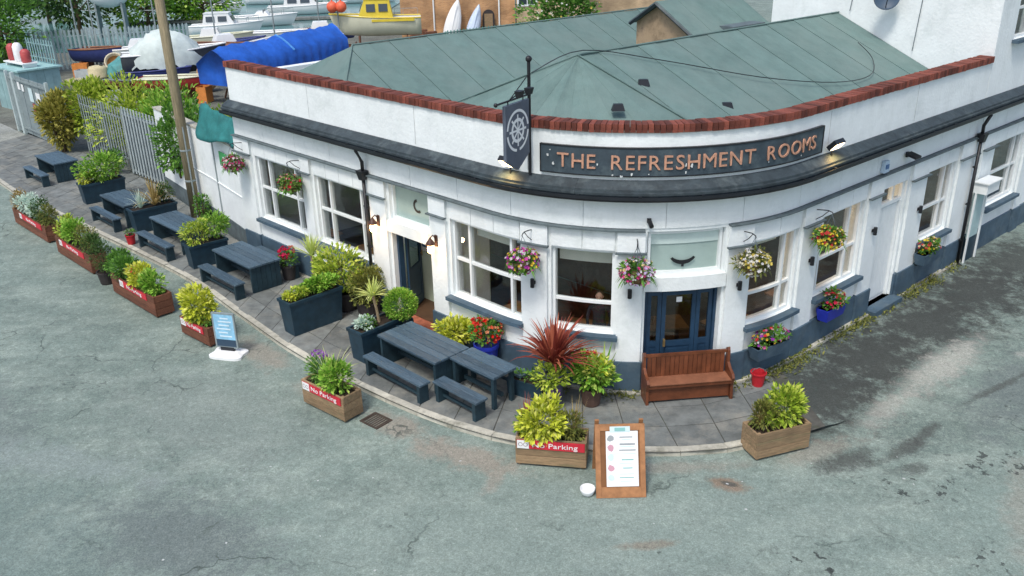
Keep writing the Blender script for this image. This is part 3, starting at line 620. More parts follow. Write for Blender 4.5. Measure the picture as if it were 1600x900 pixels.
# roof: felt strips laid down the slopes
def rp(t, dep, z): p = B+uR*t-nR*dep; return Vector((p.x, p.y, z))
def clip(poly, f):
    out = []
    for i in range(len(poly)):
        a, b = poly[i], poly[(i+1) % len(poly)]; fa, fb = f(a), f(b)
        if fa >= 0: out.append(a)
        if fa*fb < 0: k = fa/(fa-fb); out.append((a[0]+(b[0]-a[0])*k, a[1]+(b[1]-a[1])*k))
    return out
def halfplane(p, q): return lambda x: (q[0]-p[0])*(x[1]-p[1])-(q[1]-p[1])*(x[0]-p[0])     # left of p->q
def td(p): v = Vector((p[0], p[1]))-B; return (v.dot(uR), -v.dot(nR))
ZR2, ZG = 6.22, 4.42; KT = -1.92; RD = 4.28
def strips(poly, zf, t0, t1, w=.62, name='roof_strip'):
    k = 0; t = t0
    while t < t1:
        q = clip(poly, lambda p: p[0]-t-.007); q = clip(q, lambda p: t+w-.007-p[0]) if len(q) > 2 else q
        if len(q) > 2:
            h = .012*(k % 2); mb = MB(); mb.slab([rp(a, b, zf(a, b)+h) for a, b in q], .03); mb.build(name, roof_m, pub, world=True)
        t += w; k += 1
TE = SE-LA-.02
kp = (KT, RD); c0 = td(fac(LA-.9, -.3)); vl = td(fac(-3.9, -.32))
strips([(KT, RD), (TE, RD), (TE, .3), (c0[0], .3+.0), c0], lambda t, d: ZG+(d-.3)*(ZR2-ZG)/(RD-.3), -1.92, TE)
# conical fan round the corner
sts = [vl]+[td(fac(s, -.3)) for s in (-3.0, -2.0, -1.0, 0, .8, 1.6, 2.4, 3.2, 4.0, 4.8, LA-.9)]
for i in range(len(sts)-1): a, b = sts[i], sts[i+1]; MB().slab([rp(*kp, ZR2+.006*(i % 2)), rp(*b, ZG+.006*(i % 2)), rp(*a, ZG+.006*(i % 2))][::-1], .03).build('roof_strip', roof_m, pub, world=True)
VD = vl[1]
strips([(KT, RD), vl, (TE, VD), (TE, RD)], lambda t, d: ZR2+(d-RD)*(ZG-ZR2)/(VD-RD), -5, TE)
# rear slope with hipped left end
RDp, ZR1 = 11.3, 5.92; zf1 = lambda t, d: ZG+(d-VD)*(ZR1-ZG)/(RDp-VD)
c1 = td(fac(-5.3, -.32)); r1a = td((-4.08, 23.27)); r1a = (r1a[0], RDp)
strips([vl, (TE+1, VD), (TE+1, RDp), r1a, c1], zf1, -5, TE+1)
e1 = td((-6.0, 25.18)); zE = 4.95; zc = zf1(*c1)
MB().slab([rp(*r1a, ZR1), rp(*e1, zE), rp(*c1, zc)], .03).build('roof_strip', roof_m, pub, world=True)
MB().slab([rp(*r1a, ZR1), rp(r1a[0], RDp+3.2, 4.6), rp(e1[0], e1[1]+1.5, 4.6), rp(*e1, zE)][::1], .03).build('roof_strip', roof_m, pub, world=True)
MB().slab([rp(*r1a, ZR1), rp(TE+1, RDp, ZR1), rp(TE+1, RDp+3.2, 4.6), rp(r1a[0], RDp+3.2, 4.6)], .03).build('roof_strip', roof_m, pub, world=True)
gp = [f3(SL+.02, -.31, 4.41)]+[f3(s, -.31, 4.41) for s in ssteps(0, LA)]+[f3(SE-.03, -.31, 4.41), rp(TE, 14.4, 4.41), rp(-4.8, 14.4, 4.41)]
MB().slab(gp, .05).build('roof_gutter_bed', roof_m, pub, world=True)
for p, q_ in (((*kp, ZR2+.03), (TE, RD, ZR2+.03)), ((*r1a, ZR1+.03), (TE+1, RDp, ZR1+.03)), ((*kp, ZR2+.03), (*vl, ZG+.03)), ((*r1a, ZR1+.03), (*c1, zc+.03)), ((*kp, ZR2+.03), (*c0, ZG+.03))):
    a, b = rp(*p), rp(*q_); MB().tube([a, b], .022, 6).build('ridge_roll', roof_m, pub, world=True)
for t_, d_ in ((-1.2, 3.1), (-2.4, 2.7), (.2, 2.0)):
    v = rp(t_, d_, 0); z_ = ZG+(d_-.3)*(ZR2-ZG)/(RD-.3) if t_ > -1 else 5.5
    z_ = {(-1.2): 5.72, (-2.4): 5.45}.get(t_, z_)
    MB().taper((v.x, v.y, z_-.06), .26, .17, .13, .18, .1).build('roof_vent', gutter_m, pub, world=True)
# rear gabled wing with rough stone gable
T0 = 4.75
g1, g2, g3 = (6.0, 5.52), (7.8, 6.62), (8.75, 6.02)
k = 0; t_ = T0
while t_ < TE-.01:
    e = min(t_+.9, TE)
    for (a, za), (b, zb) in ((g1, g2), (g2, g3)): MB().slab([rp(t_, a, za+.008*(k % 2)), rp(e, a, za+.008*(k % 2)), rp(e, b, zb+.008*(k % 2)), rp(t_, b, zb+.008*(k % 2))], .06).build('roof_strip', roof_m, pub, world=True)
    t_ = e; k += 1
mb = MB(); pts = [rp(T0+.22, 6.15, 4.3), rp(T0+.22, 8.65, 4.3), rp(T0+.22, 8.65, 6.0), rp(T0+.22, 7.8, 6.52), rp(T0+.22, 6.15, 5.52)]; off = Vector((uR.x, uR.y, 0))*.3
mb.add(pts+[p+off for p in pts], [(0, 1, 2, 3, 4), (9, 8, 7, 6, 5)]+[(i, i+5, (i+1) % 5+5, (i+1) % 5) for i in range(5)]); mb.build('gable_wall', stone_m, pub, world=True)
for a, b in ((g1, g2), (g2, g3)): MB().tube([rp(T0+.02, a[0], a[1]-.06), rp(T0+.02, b[0], b[1]-.06)], .06, 4).build('bargeboard', slate, pub, world=True)
mb = MB(); c_ = rp(6.9, 6.35, 5.8); mb.box(c_, (1.5, .5, .24), rz=math.atan2(uR.y, uR.x)); o = mb.build('roof_hatch', lead, pub, world=True)
MB().box(rp(7.0, 6.085, 5.78), (1.2, .03, .12), rz=math.atan2(uR.y, uR.x)).build('hatch_glazing', cream, o)
e0, e1_ = f3(SL, -.322, -.1), f3(SL, -10.3, -.1); tt = Vector((-uL.x, -uL.y, 0))*.3; hh = Vector((0, 0, 5.2))
MB().hexa([e0, e0+tt, e1_+tt, e1_, e0+hh, e0+tt+hh, e1_+tt+hh, e1_+hh][::1]).build('end_wall', white, pub, world=True)
e0, e1_ = rp(-4.8, 14.4, -.1), rp(TE, 14.4, -.1); tt = Vector((nR.x, nR.y, 0))*.3; hh = Vector((0, 0, 4.4))
MB().hexa([e0, e1_, e1_+tt, e0+tt, e0+hh, e1_+hh, e1_+tt+hh, e0+tt+hh]).build('rear_wall', white, pub, world=True)
# cable across the roof
cab = [(f3(1.05, -.02, 6.3)), rp(-1.8, 4.25, 6.33), rp(0, 3.55, 5.98), rp(2.0, 2.4, 5.5), rp(4.0, 1.75, 5.2), rp(5.6, 1.7, 5.16), rp(6.6, 2.2, 5.4), rp(7.1, 2.9, 5.68)]
tag(MB().tube(cr([tuple(p) for p in cab], 5), .010, 5).build('roof_cable', black), 'slack black cable draped across the green felt roof', 'cable')

# ================================================================== TALLER WHITE BLOCK
tall = thing('tall_building', 'taller white painted building joined to the right end of the pub', 'building', tuple(f3(18, 0, 0)))
W8 = (16.4, 18.5, 1.2, 3.0)
wall_with(MB(), SE+.002, 26, [W8, (21, 23, 1.2, 3.0)], -.1, 4.40).build('wall', white, tall, world=True)
mb = MB(); wall_with(mb, SE+.002, 26, [(16.25, 17.4, 5.75, 7.3), (20, 21.2, 5.75, 7.3)], 4.401, 10.5); mb.build('upper_wall', white, tall, world=True)
p0, p1 = f3(SE+.002, -.322, 4.3), f3(SE+.002, -6.42, 4.3); tt = Vector((uR.x, uR.y, 0))*.3; hh = Vector((0, 0, 6.2))
MB().hexa([p0, p0+tt, p1+tt, p1, p0+hh, p0+tt+hh, p1+tt+hh, p1+hh]).build('side_wall', white, tall, world=True)
q0, q1 = f3(SE+.3, -6.12, 4.3), f3(26, -6.12, 4.3); nn3 = Vector((-nR.x, -nR.y, 0))*.3
MB().hexa([q0, q1, q1+nn3, q0+nn3, q0+hh, q1+hh, q1+nn3+hh, q0+nn3+hh]).build('rear_wall', white, tall, world=True)
MB().slab([f3(SE, .1, 10.6), f3(26, .1, 10.6), f3(26, -6.5, 10.6), f3(SE, -6.5, 10.6)], .12).build('roof', roof_m, tall, world=True)
window(tall, *W8, mull=(16.72, 18.1), trans=(2.1,)); window(tall, 16.25, 17.4, 5.75, 7.3, mull=(), trans=(6.5,))
window(tall, 21, 23, 1.2, 3.0, mull=(21.4, 22.6), trans=(2.1,)); window(tall, 20, 21.2, 5.75, 7.3, trans=(6.5,))
MB().add([f3(SE+.4, -2.5, -.1), f3(26, -2.5, -.1), f3(26, -2.5, 10), f3(SE+.4, -2.5, 10)], [(0, 1, 2, 3)]).build('inner_wall', dark, tall, world=True)
fbox(MB(), SE+.004, 26, 0, .055, -.1, .66).build('plinth', plinth_m, tall, world=True)
for a, b in ((15.55, 16.3), (18.6, 19.1)):
    p = fbox(MB(), a, b, .002, .065, .69, 3.43).build('pilaster', white, tall, world=True); fbox(MB(), a-.02, b+.02, .002, .105, -.1, .69).build('pilaster_base', plinth_m, p); fbox(MB(), a-.05, b+.05, .067, .165, 2.995, 3.03).build('capital_ledge', lead, p)
fbox(MB(), SE+.004, 26, .003, .135, 3.445, 3.475).build('string_course', lead, tall, world=True)
for i in range(7): fbox(MB(), 15.3+i*1.5, 15.3+i*1.5+1.488, .003, .022, 3.49, 4.03).build('frieze_panel', white, tall, world=True)
for i in range(3): fbox(MB(), 16.4+i*.7+.008, 16.4+i*.7+.69, .003, .022, 3.03, 3.43).build('apron_panel', white, tall, world=True)
fsweep(MB(), SE+.002, 26, CP).build('cornice', slate, tall, world=True)
fsweep(MB(), SE+.002, 26, [(.262, 4.09), (.32, 4.09), (.345, 4.13), (.345, 4.19), (.33, 4.19), (.32, 4.115), (.262, 4.115)]).build('gutter', gutter_m, tall, world=True)
# box porch hood on two white posts
ph = thing('porch_hood', 'white boxed porch hood on thin white posts beside the black downpipe', 'porch', tuple(f3(15.75, .3, 0)))
mb = fbox(MB(), 15.18, 15.95, .14, .48, 1.96, 2.24); mb.build('hood', white_paint, ph, world=True)
fbox(MB(), 15.13, 16.0, .14, .53, 2.242, 2.275).build('hood_cover', white_paint, ph, world=True)
for s_ in (15.2, 15.9): fbox(MB(), s_-.03, s_+.03, .20, .24, -.02, 1.96).build('post', white_paint, ph, world=True)
fbox(MB(), 15.24, 15.86, .15, .19, .66, 1.955).build('back_panel', mat('panel_teal', (.38, .52, .52), .6, .1), ph, world=True); fbox(MB(), 15.24, 15.86, .15, .195, -.02, .655).build('kick_panel', navy, ph, world=True)
# satellite dish and wires on the side wall
dz = rp(TE-.30, 2.75, 6.75)
sd_ = thing('satellite_dish', 'dark round satellite dish on the side wall above the green roof', 'satellite dish', tuple(dz))
side_n = Vector((-uR.x, -uR.y, 0)); aim = (side_n+nR.to_3d()*.6+Vector((0, 0, .25))).normalized(); Q = aim.to_track_quat('Z', 'Y').to_matrix().to_4x4()
o = MB().lathe((0, 0, 0), [(.0, -.06), (.15, -.05), (.27, -.012), (.33, .03), (.32, .035), (.26, .0), (.14, -.035), (.0, -.045)], 24, cap=False).build('dish', mat('dish_navy', (.035, .07, .115), .5, .15), sd_, smooth=True); o.matrix_local = Matrix.Translation(-side_n*-.12) @ Q
a_ = Vector((0, 0, 0)); MB().tube([side_n*-.02+Vector((0, 0, -.15)), side_n*.08+Vector((0, 0, -.12)), side_n*.1], .02, 6).build('wall_arm', black, sd_)
MB().tube([side_n*.12+Vector((0, 0, -.3)), side_n*.12+aim*.3+Vector((0, 0, -.1))], .012, 6).build('feed_arm', black, sd_)
for dep, lab in ((2.05, 'thin grey cable running down the white side wall right of the satellite dish'), (3.95, 'thin grey cable down the white side wall above the roof ridge')):
    tag(MB().tube([rp(TE-.02, dep, 5.4 if dep < 3 else 6.3), rp(TE-.02, dep-.1, 7.2), rp(TE-.02, dep-.12, 9.8)], .011, 5).build('wall_cable', lead), lab, 'cable')

# ================================================================== SIGNS AND LAMPS ON THE PUB
sg = thing('name_sign', 'long curved dark fascia sign with copper lettering on the parapet', 'sign', tuple(f3(4.3, 0, 4.47)))
signm = mat('sign_slate', (.042, .062, .078), .55, .25, 4, dirt=(.09, .12, .13), dirt_scale=2)
fbox(MB(), 1.27, 7.28, .004, .055, 4.515, 5.02).build('board', signm, sg, world=True)
mb = MB(); fbox(mb, 1.25, 7.30, .004, .068, 5.02, 5.04); fbox(mb, 1.25, 7.30, .004, .068, 4.495, 4.515); fbox(mb, 1.25, 1.27, .004, .068, 4.515, 5.02); fbox(mb, 7.28, 7.30, .004, .068, 4.515, 5.02)
mb.build('sign_frame', black, sg, world=True)
txt = 'THE REFRESHMENT ROOMS'; lm = {}; wid = {}; H_ = .385
for ch in set(txt)-{' '}:
    me = text_mesh(ch, H_, .012, 'LEFT'); xs = [v.co.x for v in me.vertices]; x0, x1 = min(xs), max(xs); ex = 1.22
    for v in me.vertices: v.co.x = (v.co.x-(x0+x1)/2)*ex
    # small slab serifs on the letter ends
    me.materials.append(copper); lm[ch] = me; wid[ch] = (x1-x0)*ex
gap = .068; spw = .20
tot = sum(wid.get(c, spw)+gap for c in txt)-gap; k_ = (7.02-1.60)/tot; s_ = 1.60
for c in txt:
    w_ = wid.get(c, spw)*k_
    if c != ' ':
        o = link('letter', lm[c], sg); sc_ = s_+w_/2; o.matrix_local = Matrix.Translation(-sg.location) @ Matrix.Translation(f3(sc_, .068, 4.635)) @ Matrix.Rotation(fang(sc_), 4, 'Z') @ Matrix.Rotation(R(90), 4, 'X') @ Matrix.Diagonal((k_, 1, 1, 1))
    s_ += w_+gap*k_
mb = MB(); q = random.Random(4)
for s0, z0, r0 in ((1.42, 4.80, .05), (1.50, 4.65, .04), (1.46, 4.88, .03), (3.95, 4.62, .045), (4.05, 4.68, .05), (3.9, 4.56, .03), (2.65, 4.53, .03), (2.75, 4.5, .035), (2.95, 4.54, .03), (2.35, 4.67, .035), (2.30, 4.60, .02), (5.6, 4.58, .02), (6.5, 4.56, .03), (3.3, 4.52, .02), (6.95, 4.85, .02)):
    for j in range(1):
        r0 *= .75; s1, z1 = s0+q.gauss(0, .025), z0+q.gauss(0, .025); a_ = fang(s1); P = f3(s1, .0835+.0006*j, z1+.03); Tm = Matrix.Rotation(a_, 3, 'Z'); pl = blob((0, 0), r0*q.uniform(.5, 1), r0*q.uniform(.5, 1.2), 0, 9, q.randint(0, 999), .4)
        mb.add([P+Tm @ Vector((x, 0, z)) for x, z in pl], [tuple(range(len(pl)))])
mb.build('paint_flakes', mat('flake_grey', (.55, .58, .58), .7, .2), sg, world=True)['kind'] = 'stuff'

hs = thing('hanging_sign', 'grey shield-shaped hanging sign with white ship wheel on black post', 'sign', tuple(f3(1.05, .05, 4.45)))
an = fang(1.05); T4 = Matrix.Translation(f3(1.05, 0, 0)) @ Matrix.Rotation(an, 4, 'Z')       # local -y outward, +x along facade
def HS(mb, name, m, parent=hs): mb.v = [tuple(T4 @ Vector(v)) for v in mb.v]; return mb.build(name, m, parent, world=True)
HS(MB().tube([(0, -.08, 4.42), (0, -.08, 6.52)], .032, 8).ball((0, -.08, 6.56), .06), 'post', black)
prof = [(-.14, 5.86), (-.96, 5.86), (-.96, 4.86), (-.55, 4.62), (-.14, 4.86)]
mb = MB(); mb.add([(-.03, y, z) for y, z in prof]+[(.03, y, z) for y, z in prof], [(0, 1, 2, 3, 4), (9, 8, 7, 6, 5)]+[(i, i+5, (i+1) % 5+5, (i+1) % 5) for i in range(5)])
bd = HS(mb, 'board', mat('hang_slate', (.095, .115, .15), .5, .15, 4))
cy_, cz_ = -.55, 5.36; mb = MB()
def arcq(r0, r1, a0_, a1_, n, x=.034):
    for k in range(n):
        t0, t1 = a0_+(a1_-a0_)*k/n, a0_+(a1_-a0_)*(k+1)/n
        for xx in (x, -x): mb.add([(xx, cy_+r_*math.cos(t), cz_+r_*math.sin(t)) for t, r_ in ((t0, r0), (t0, r1), (t1, r1), (t1, r0))], [(0, 1, 2, 3)])
arcq(.335, .385, R(8), R(172), 18); arcq(.335, .385, R(188), R(262), 10); arcq(.335, .385, R(278), R(352), 10); arcq(.165, .225, 0, 2*math.pi, 28); arcq(.0, .055, 0, 2*math.pi, 12)
for k in range(8):
    t = k*math.pi/4; dy, dz_ = math.cos(t), math.sin(t); wy, wz = -dz_*.017, dy*.017
    for xx in (.035, -.035): mb.add([(xx, cy_+dy*r_+wy*q_, cz_+dz_*r_+wz*q_) for r_, q_ in ((.05, 1), (.29, 1.3), (.29, -1.3), (.05, -1))], [(0, 1, 2, 3)])
HS(mb, 'wheel_emblem', white_sign, bd)
HS(MB().tube([(0, -.08, 5.93), (0, -1.2, 5.93)], .018, 6).tube([(0, -.08, 6.3), (0, -.75, 5.95)], .01, 5).tube([(0, -.3, 5.86), (0, -.3, 5.93)], .012, 5).tube([(0, -.82, 5.86), (0, -.82, 5.93)], .012, 5).ball((0, -1.22, 5.93), .04, 8, 6), 'bracket', black)
for y in (-.42, -.75): HS(MB().tube([(.0, y, 5.95), (.16, y, 6.05)], .012, 5).taper((.20, y, 6.0), .06, .14, .12, .12, .16), 'sign_light', black)

def floodlight(s, label):
    t = thing('floodlight', label, 'floodlight', tuple(f3(s, .27, 4.36)), fang(s), 'lit floodlights on the cornice')
    fn = Vector((0, -.72, -.69)); Mx = fn.to_track_quat('-Y', 'Z').to_matrix(); ct = Vector((0, .10, .26))
    MB().box(ct, (.34, .10, .22), M=Mx).build('housing', gutter_m, t); MB().box(ct+fn*.055, (.29, .012, .17), M=Mx).build('lit_glass', floodglass, t)
    MB().tube([(0, .16, .02), (0, .19, .2), ct], .018, 6).build('bracket', gutter_m, t)
    l = bpy.data.lights.new('flood_lamp', 'SPOT'); l.energy = 26; l.color = (1, .64, .22); l.spot_size = R(140); l.spot_blend = .8; l.shadow_soft_size = .1; lo = bpy.data.objects.new('flood_lamp', l); C.objects.link(lo); lo.parent = t; lo.location = ct+fn*.075; lo.rotation_euler = Vector((0, -.15, -1)).to_track_quat('-Z', 'Y').to_euler()
floodlight(.62, 'lit warm floodlight on the cornice below the ship wheel sign'); floodlight(7.62, 'lit warm floodlight on the cornice right of the lettered fascia')

def lantern(s, z, label):
    t = thing('wall_lantern', label, 'wall lamp', tuple(f3(s, .07, z)), fang(s), 'lit lanterns flanking the left entrance')
    cm = mat('lantern_bronze', (.07, .03, .02), .45, .2)
    MB().box((0, -.015, .05), (.08, .03, .26)).build('back_plate', cm, t); MB().tube([(0, -.03, .12), (0, -.1, .2), (0, -.18, .16)], .014, 6).build('arm', cm, t)
    MB().lathe((0, -.18, -.02), [(.035, .0), (.11, .03), (.10, .06), (.05, .13), (.015, .18)], 12).build('cap', cm, t, smooth=True)
    MB().lathe((0, -.18, -.20), [(.02, 0), (.06, .03), (.075, .12), (.06, .19)], 12).build('lit_globe', bulb, t, smooth=True)
    l = bpy.data.lights.new('lantern_lamp', 'POINT'); l.energy = 9; l.color = (1, .6, .28); l.shadow_soft_size = .05; lo = bpy.data.objects.new('lantern_lamp', l); C.objects.link(lo); lo.parent = t; lo.location = (0, -.30, -.14)
lantern(-3.78, 2.38, 'lit bronze lantern left of the open entrance door'); lantern(-1.70, 2.38, 'lit bronze lantern right of the open entrance door')

def spotlamp(s, label):
    t = thing('spot_lamp', label, 'wall lamp', tuple(f3(s, .066, 2.2)), fang(s), 'small dark up-down lamps on the pilasters')
    MB().box((0, -.012, 0), (.07, .024, .07)).build('back_plate', black, t); MB().tube([(0, -.07, -.09), (0, -.07, .09)], .042, 10).build('barrel', black, t); MB().tube([(0, -.02, 0), (0, -.06, 0)], .018, 6).build('arm', black, t)
for s, l in ((1.1, 'small black spot lamp left of the blinded window'), (3.02, 'small black spot lamp under the pink hanging basket by the blue doors'), (5.18, 'small black spot lamp under the white hanging basket'), (7.32, 'small black spot lamp beside the yellow hanging basket'), (9.95, 'small black spot lamp left of the white boarded door'), (12.15, 'small black spot lamp left of the far sash window')): spotlamp(s, l)
t = thing('security_camera', 'small black camera above the pink hanging basket', 'camera', tuple(f3(3.33, .03, 3.66)), fang(3.33))
MB().box((0, -.02, 0), (.08, .04, .08)).build('mount', black, t); MB().tube([(0, -.05, 0), (.03, -.2, -.06)], .045, 10).build('body', black, t)
t = thing('bulkhead_light', 'black angled bulkhead light on the frieze above the white door', 'wall lamp', tuple(f3(11.15, .03, 3.7)), fang(11.15))
MB().box((0, -.02, .03), (.09, .04, .12)).build('mount', black, t); MB().box((0, -.16, .03), (.26, .26, .05), M=Matrix.Rotation(R(15), 3, 'X')).build('head', black, t)
t = thing('alarm_box', 'small pale blue alarm box on the white frieze', 'alarm', tuple(f3(10.1, .025, 3.66)), fang(10.1))
MB().taper((0, -.05, -.13), .24, .09, .26, .20, .07).build('case', mat('alarm_blue', (.45, .58, .70), .4, .05), t); MB().box((0, -.098, .0), (.14, .01, .10)).build('badge', mat('badge_blue', (.06, .14, .30), .4, .1), t)

# ------------------------------------------------------------------ hanging baskets
def basket(s, label, fmat, lmat, seed, r=.30, nfl=110):
    rg = random.Random(seed); t = thing('hanging_basket', label, 'hanging basket', tuple(f3(s, .42, 2.78)), fang(s), 'hanging flower baskets along the pub wall')
    MB().lathe((0, 0, -.24), [(.03, 0), (.14, .04), (.2, .14), (.22, .22)], 14).build('basket', mat('coir', (.16, .10, .05), .9, .4, 12), t)
    cloud(rg, 420, (0, 0, 0), (r, r*.95, r*.72), .10, .055, clumps=8).build('foliage', lmat, t); blossoms(rg, int(nfl*1.7), (0, 0, .0), (r*1.04, r*1.0, r*.8), .062).build('blossom', fmat, t)
    mb = MB()
    for k in range(26): a_ = rg.uniform(0, 6.28); mb.blade((r*.8*math.cos(a_), r*.8*math.sin(a_), -.06), (math.cos(a_)*.5, math.sin(a_)*.5, -.5), rg.uniform(.12, .28), .03, .8, 3)
    mb.build('trailing_stem', lmat, t)['kind'] = 'stuff'
    for k in range(3): a_ = k*2.094+.5; MB().tube([(.2*math.cos(a_), .2*math.sin(a_), .05), (0, 0, .50)], .006, 4).build('chain', lead, t)
    b = MB().tube([(0, .36, .26), (0, .36, .58)], .012, 5).tube([(0, .36, .52), (0, .1, .56), (0, 0, .54), (0, -.02, .50)], .011, 5).tube([(0, .36, .30), (0, .2, .42), (0, .08, .55)], .009, 5); b.build('wall_bracket', black, t)
basket(-9.88, 'dark pink and white hanging basket at the far left end of the pub', fl_pinkwhite, lf_green, 1)
basket(-7.0, 'red and green hanging basket between the two left sash windows', flw('petals_red_green', (.5, .03, .05), (.16, .25, .05), (.12, .2, .04), (.6, .3, .3)), lf_green, 2)
basket(1.06, 'purple and yellow hanging basket left of the blinded window', fl_purple, lf_green, 3, .32)
basket(3.12, 'pink and lilac hanging basket beside the blue corner doors', flw('petals_pink_lilac', (.58, .05, .22), (.62, .25, .38), (.50, .40, .62), (.62, .60, .62), (.6, .5, .25)), lf_green, 4, .33)
basket(5.22, 'white and pale yellow hanging basket right of the blue corner doors', fl_white, lf_olive, 5, .32)
basket(7.36, 'yellow and red hanging basket between the right-hand windows', fl_yellow, lf_green, 6, .31)

# ================================================================== FURNITURE
ANG = math.atan2(-uL.y, -uL.x)
def picnic_table(x, y, L, W, label, ang=ANG, H=.75, solid=True):
    t = thing('picnic_table', label, 'table', (x, y, 0), ang, 'navy stained outdoor tables'); n = 5 if W > .8 else 4; pw = W/n
    for i in range(n): MB().bev((0, -W/2+pw*(i+.5), H-.025), (L, pw-.012, .05), .006).build('top_plank', table_m, t)
    if solid:
        for sx_ in (-1, 1):
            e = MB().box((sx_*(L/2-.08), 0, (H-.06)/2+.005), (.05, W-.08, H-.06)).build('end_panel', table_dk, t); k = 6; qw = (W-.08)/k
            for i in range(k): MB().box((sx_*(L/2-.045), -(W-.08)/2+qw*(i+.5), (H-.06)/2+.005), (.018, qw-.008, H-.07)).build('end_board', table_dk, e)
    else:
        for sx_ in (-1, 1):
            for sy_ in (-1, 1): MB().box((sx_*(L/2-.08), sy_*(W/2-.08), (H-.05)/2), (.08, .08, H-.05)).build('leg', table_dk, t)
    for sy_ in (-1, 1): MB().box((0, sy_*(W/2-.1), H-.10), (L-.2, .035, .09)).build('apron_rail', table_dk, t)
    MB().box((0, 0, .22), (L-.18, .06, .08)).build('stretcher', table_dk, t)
    return t
def bench(x, y, L, W, label, ang=ANG, H=.45):
    t = thing('bench', label, 'bench', (x, y, 0), ang, 'navy stained benches beside the tables')
    for i in range(2): MB().bev((0, -W/4+W/2*i, H-.022), (L, W/2-.008, .045), .006).build('seat_plank', table_m, t)
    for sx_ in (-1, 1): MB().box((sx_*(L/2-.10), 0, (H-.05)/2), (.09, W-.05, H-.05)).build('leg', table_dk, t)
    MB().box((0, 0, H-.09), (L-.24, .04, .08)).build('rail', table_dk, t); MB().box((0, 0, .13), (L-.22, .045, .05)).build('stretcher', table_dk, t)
picnic_table(-17.3, 32.8, 2.0, .92, 'navy table farthest from the corner, near the grey gates')
bench(-17.78, 32.05, 2.0, .3, 'navy bench farthest left, before the table near the gates')
picnic_table(-12.52, 27.32, 1.9, .85, 'navy table between the bright bush trough and the bronze spiky trough')
bench(-12.95, 26.72, 1.9, .28, 'navy bench before the table between the two far troughs')
picnic_table(-9.93, 24.84, 2.0, .88, 'navy table between the bronze spiky trough and the conifer trough')
bench(-10.40, 24.12, 2.0, .28, 'navy bench next to the small red pot')
picnic_table(-7.1, 21.9, 2.02, .92, 'navy table with solid end below the left sash windows')
bench(-7.62, 21.25, 2.02, .3, 'navy bench in front of the solid-ended table below the left windows')
bench(-6.50, 22.55, 2.0, .3, 'navy bench between the wall and the solid-ended table below the left windows')
picnic_table(-1.91, 16.47, 1.9, .95, 'longest front navy table near the open entrance')
bench(-2.43, 15.86, 1.9, .28, 'long navy bench by the kerb in front of the longest table')
picnic_table(-.62, 15.47, 1.28, .64, 'small four-legged navy table nearest the red spiky plant', solid=False)
bench(-1.07, 14.93, 1.28, .32, 'short navy bench by the kerb before the small table')
bench(-.22, 15.93, 1.28, .28, 'short navy bench between the wall and the small table')

# pew by the corner doors
pw = thing('church_pew', 'reddish brown wooden pew in front of the blue corner doors', 'bench', (3.44, 15.20, 0), R(6)); pw.scale = (.93, .95, .97)
nb = 17
MB().box((0, .17, .93), (1.80, .05, .06)).build('top_rail', pew_m, pw)
for i in range(nb): MB().bev((-.85+1.70*(i+.5)/nb, .17, .66), (1.70/nb-.008, .03, .49), .004).build('back_slat', pew_m, pw)
MB().box((0, -.02, .425), (1.78, .40, .045)).build('seat', pew_seat, pw); MB().box((0, -.205, .40), (1.78, .03, .07)).build('seat_edge', pew_m, pw); MB().box((0, -.13, .2), (1.76, .03, .3)).build('skirt_board', pew_m, pw)
for sx_ in (-1, 1):
    pr = [(-.22, .0), (.21, 0), (.23, .97), (.15, 1.02), (.11, .95), (.10, .70), (-.02, .62), (-.20, .57), (-.26, .50), (-.23, .42), (-.19, .3)]
    mb = MB(); x0_ = sx_*.92; n_ = len(pr); mb.add([(x0_-.03, a, b) for a, b in pr]+[(x0_+.03, a, b) for a, b in pr], [tuple(range(n_)), tuple(range(2*n_-1, n_-1, -1))]+[(i, i+n_, (i+1) % n_+n_, (i+1) % n_) for i in range(n_)]); mb.build('end_panel', pew_m, pw)

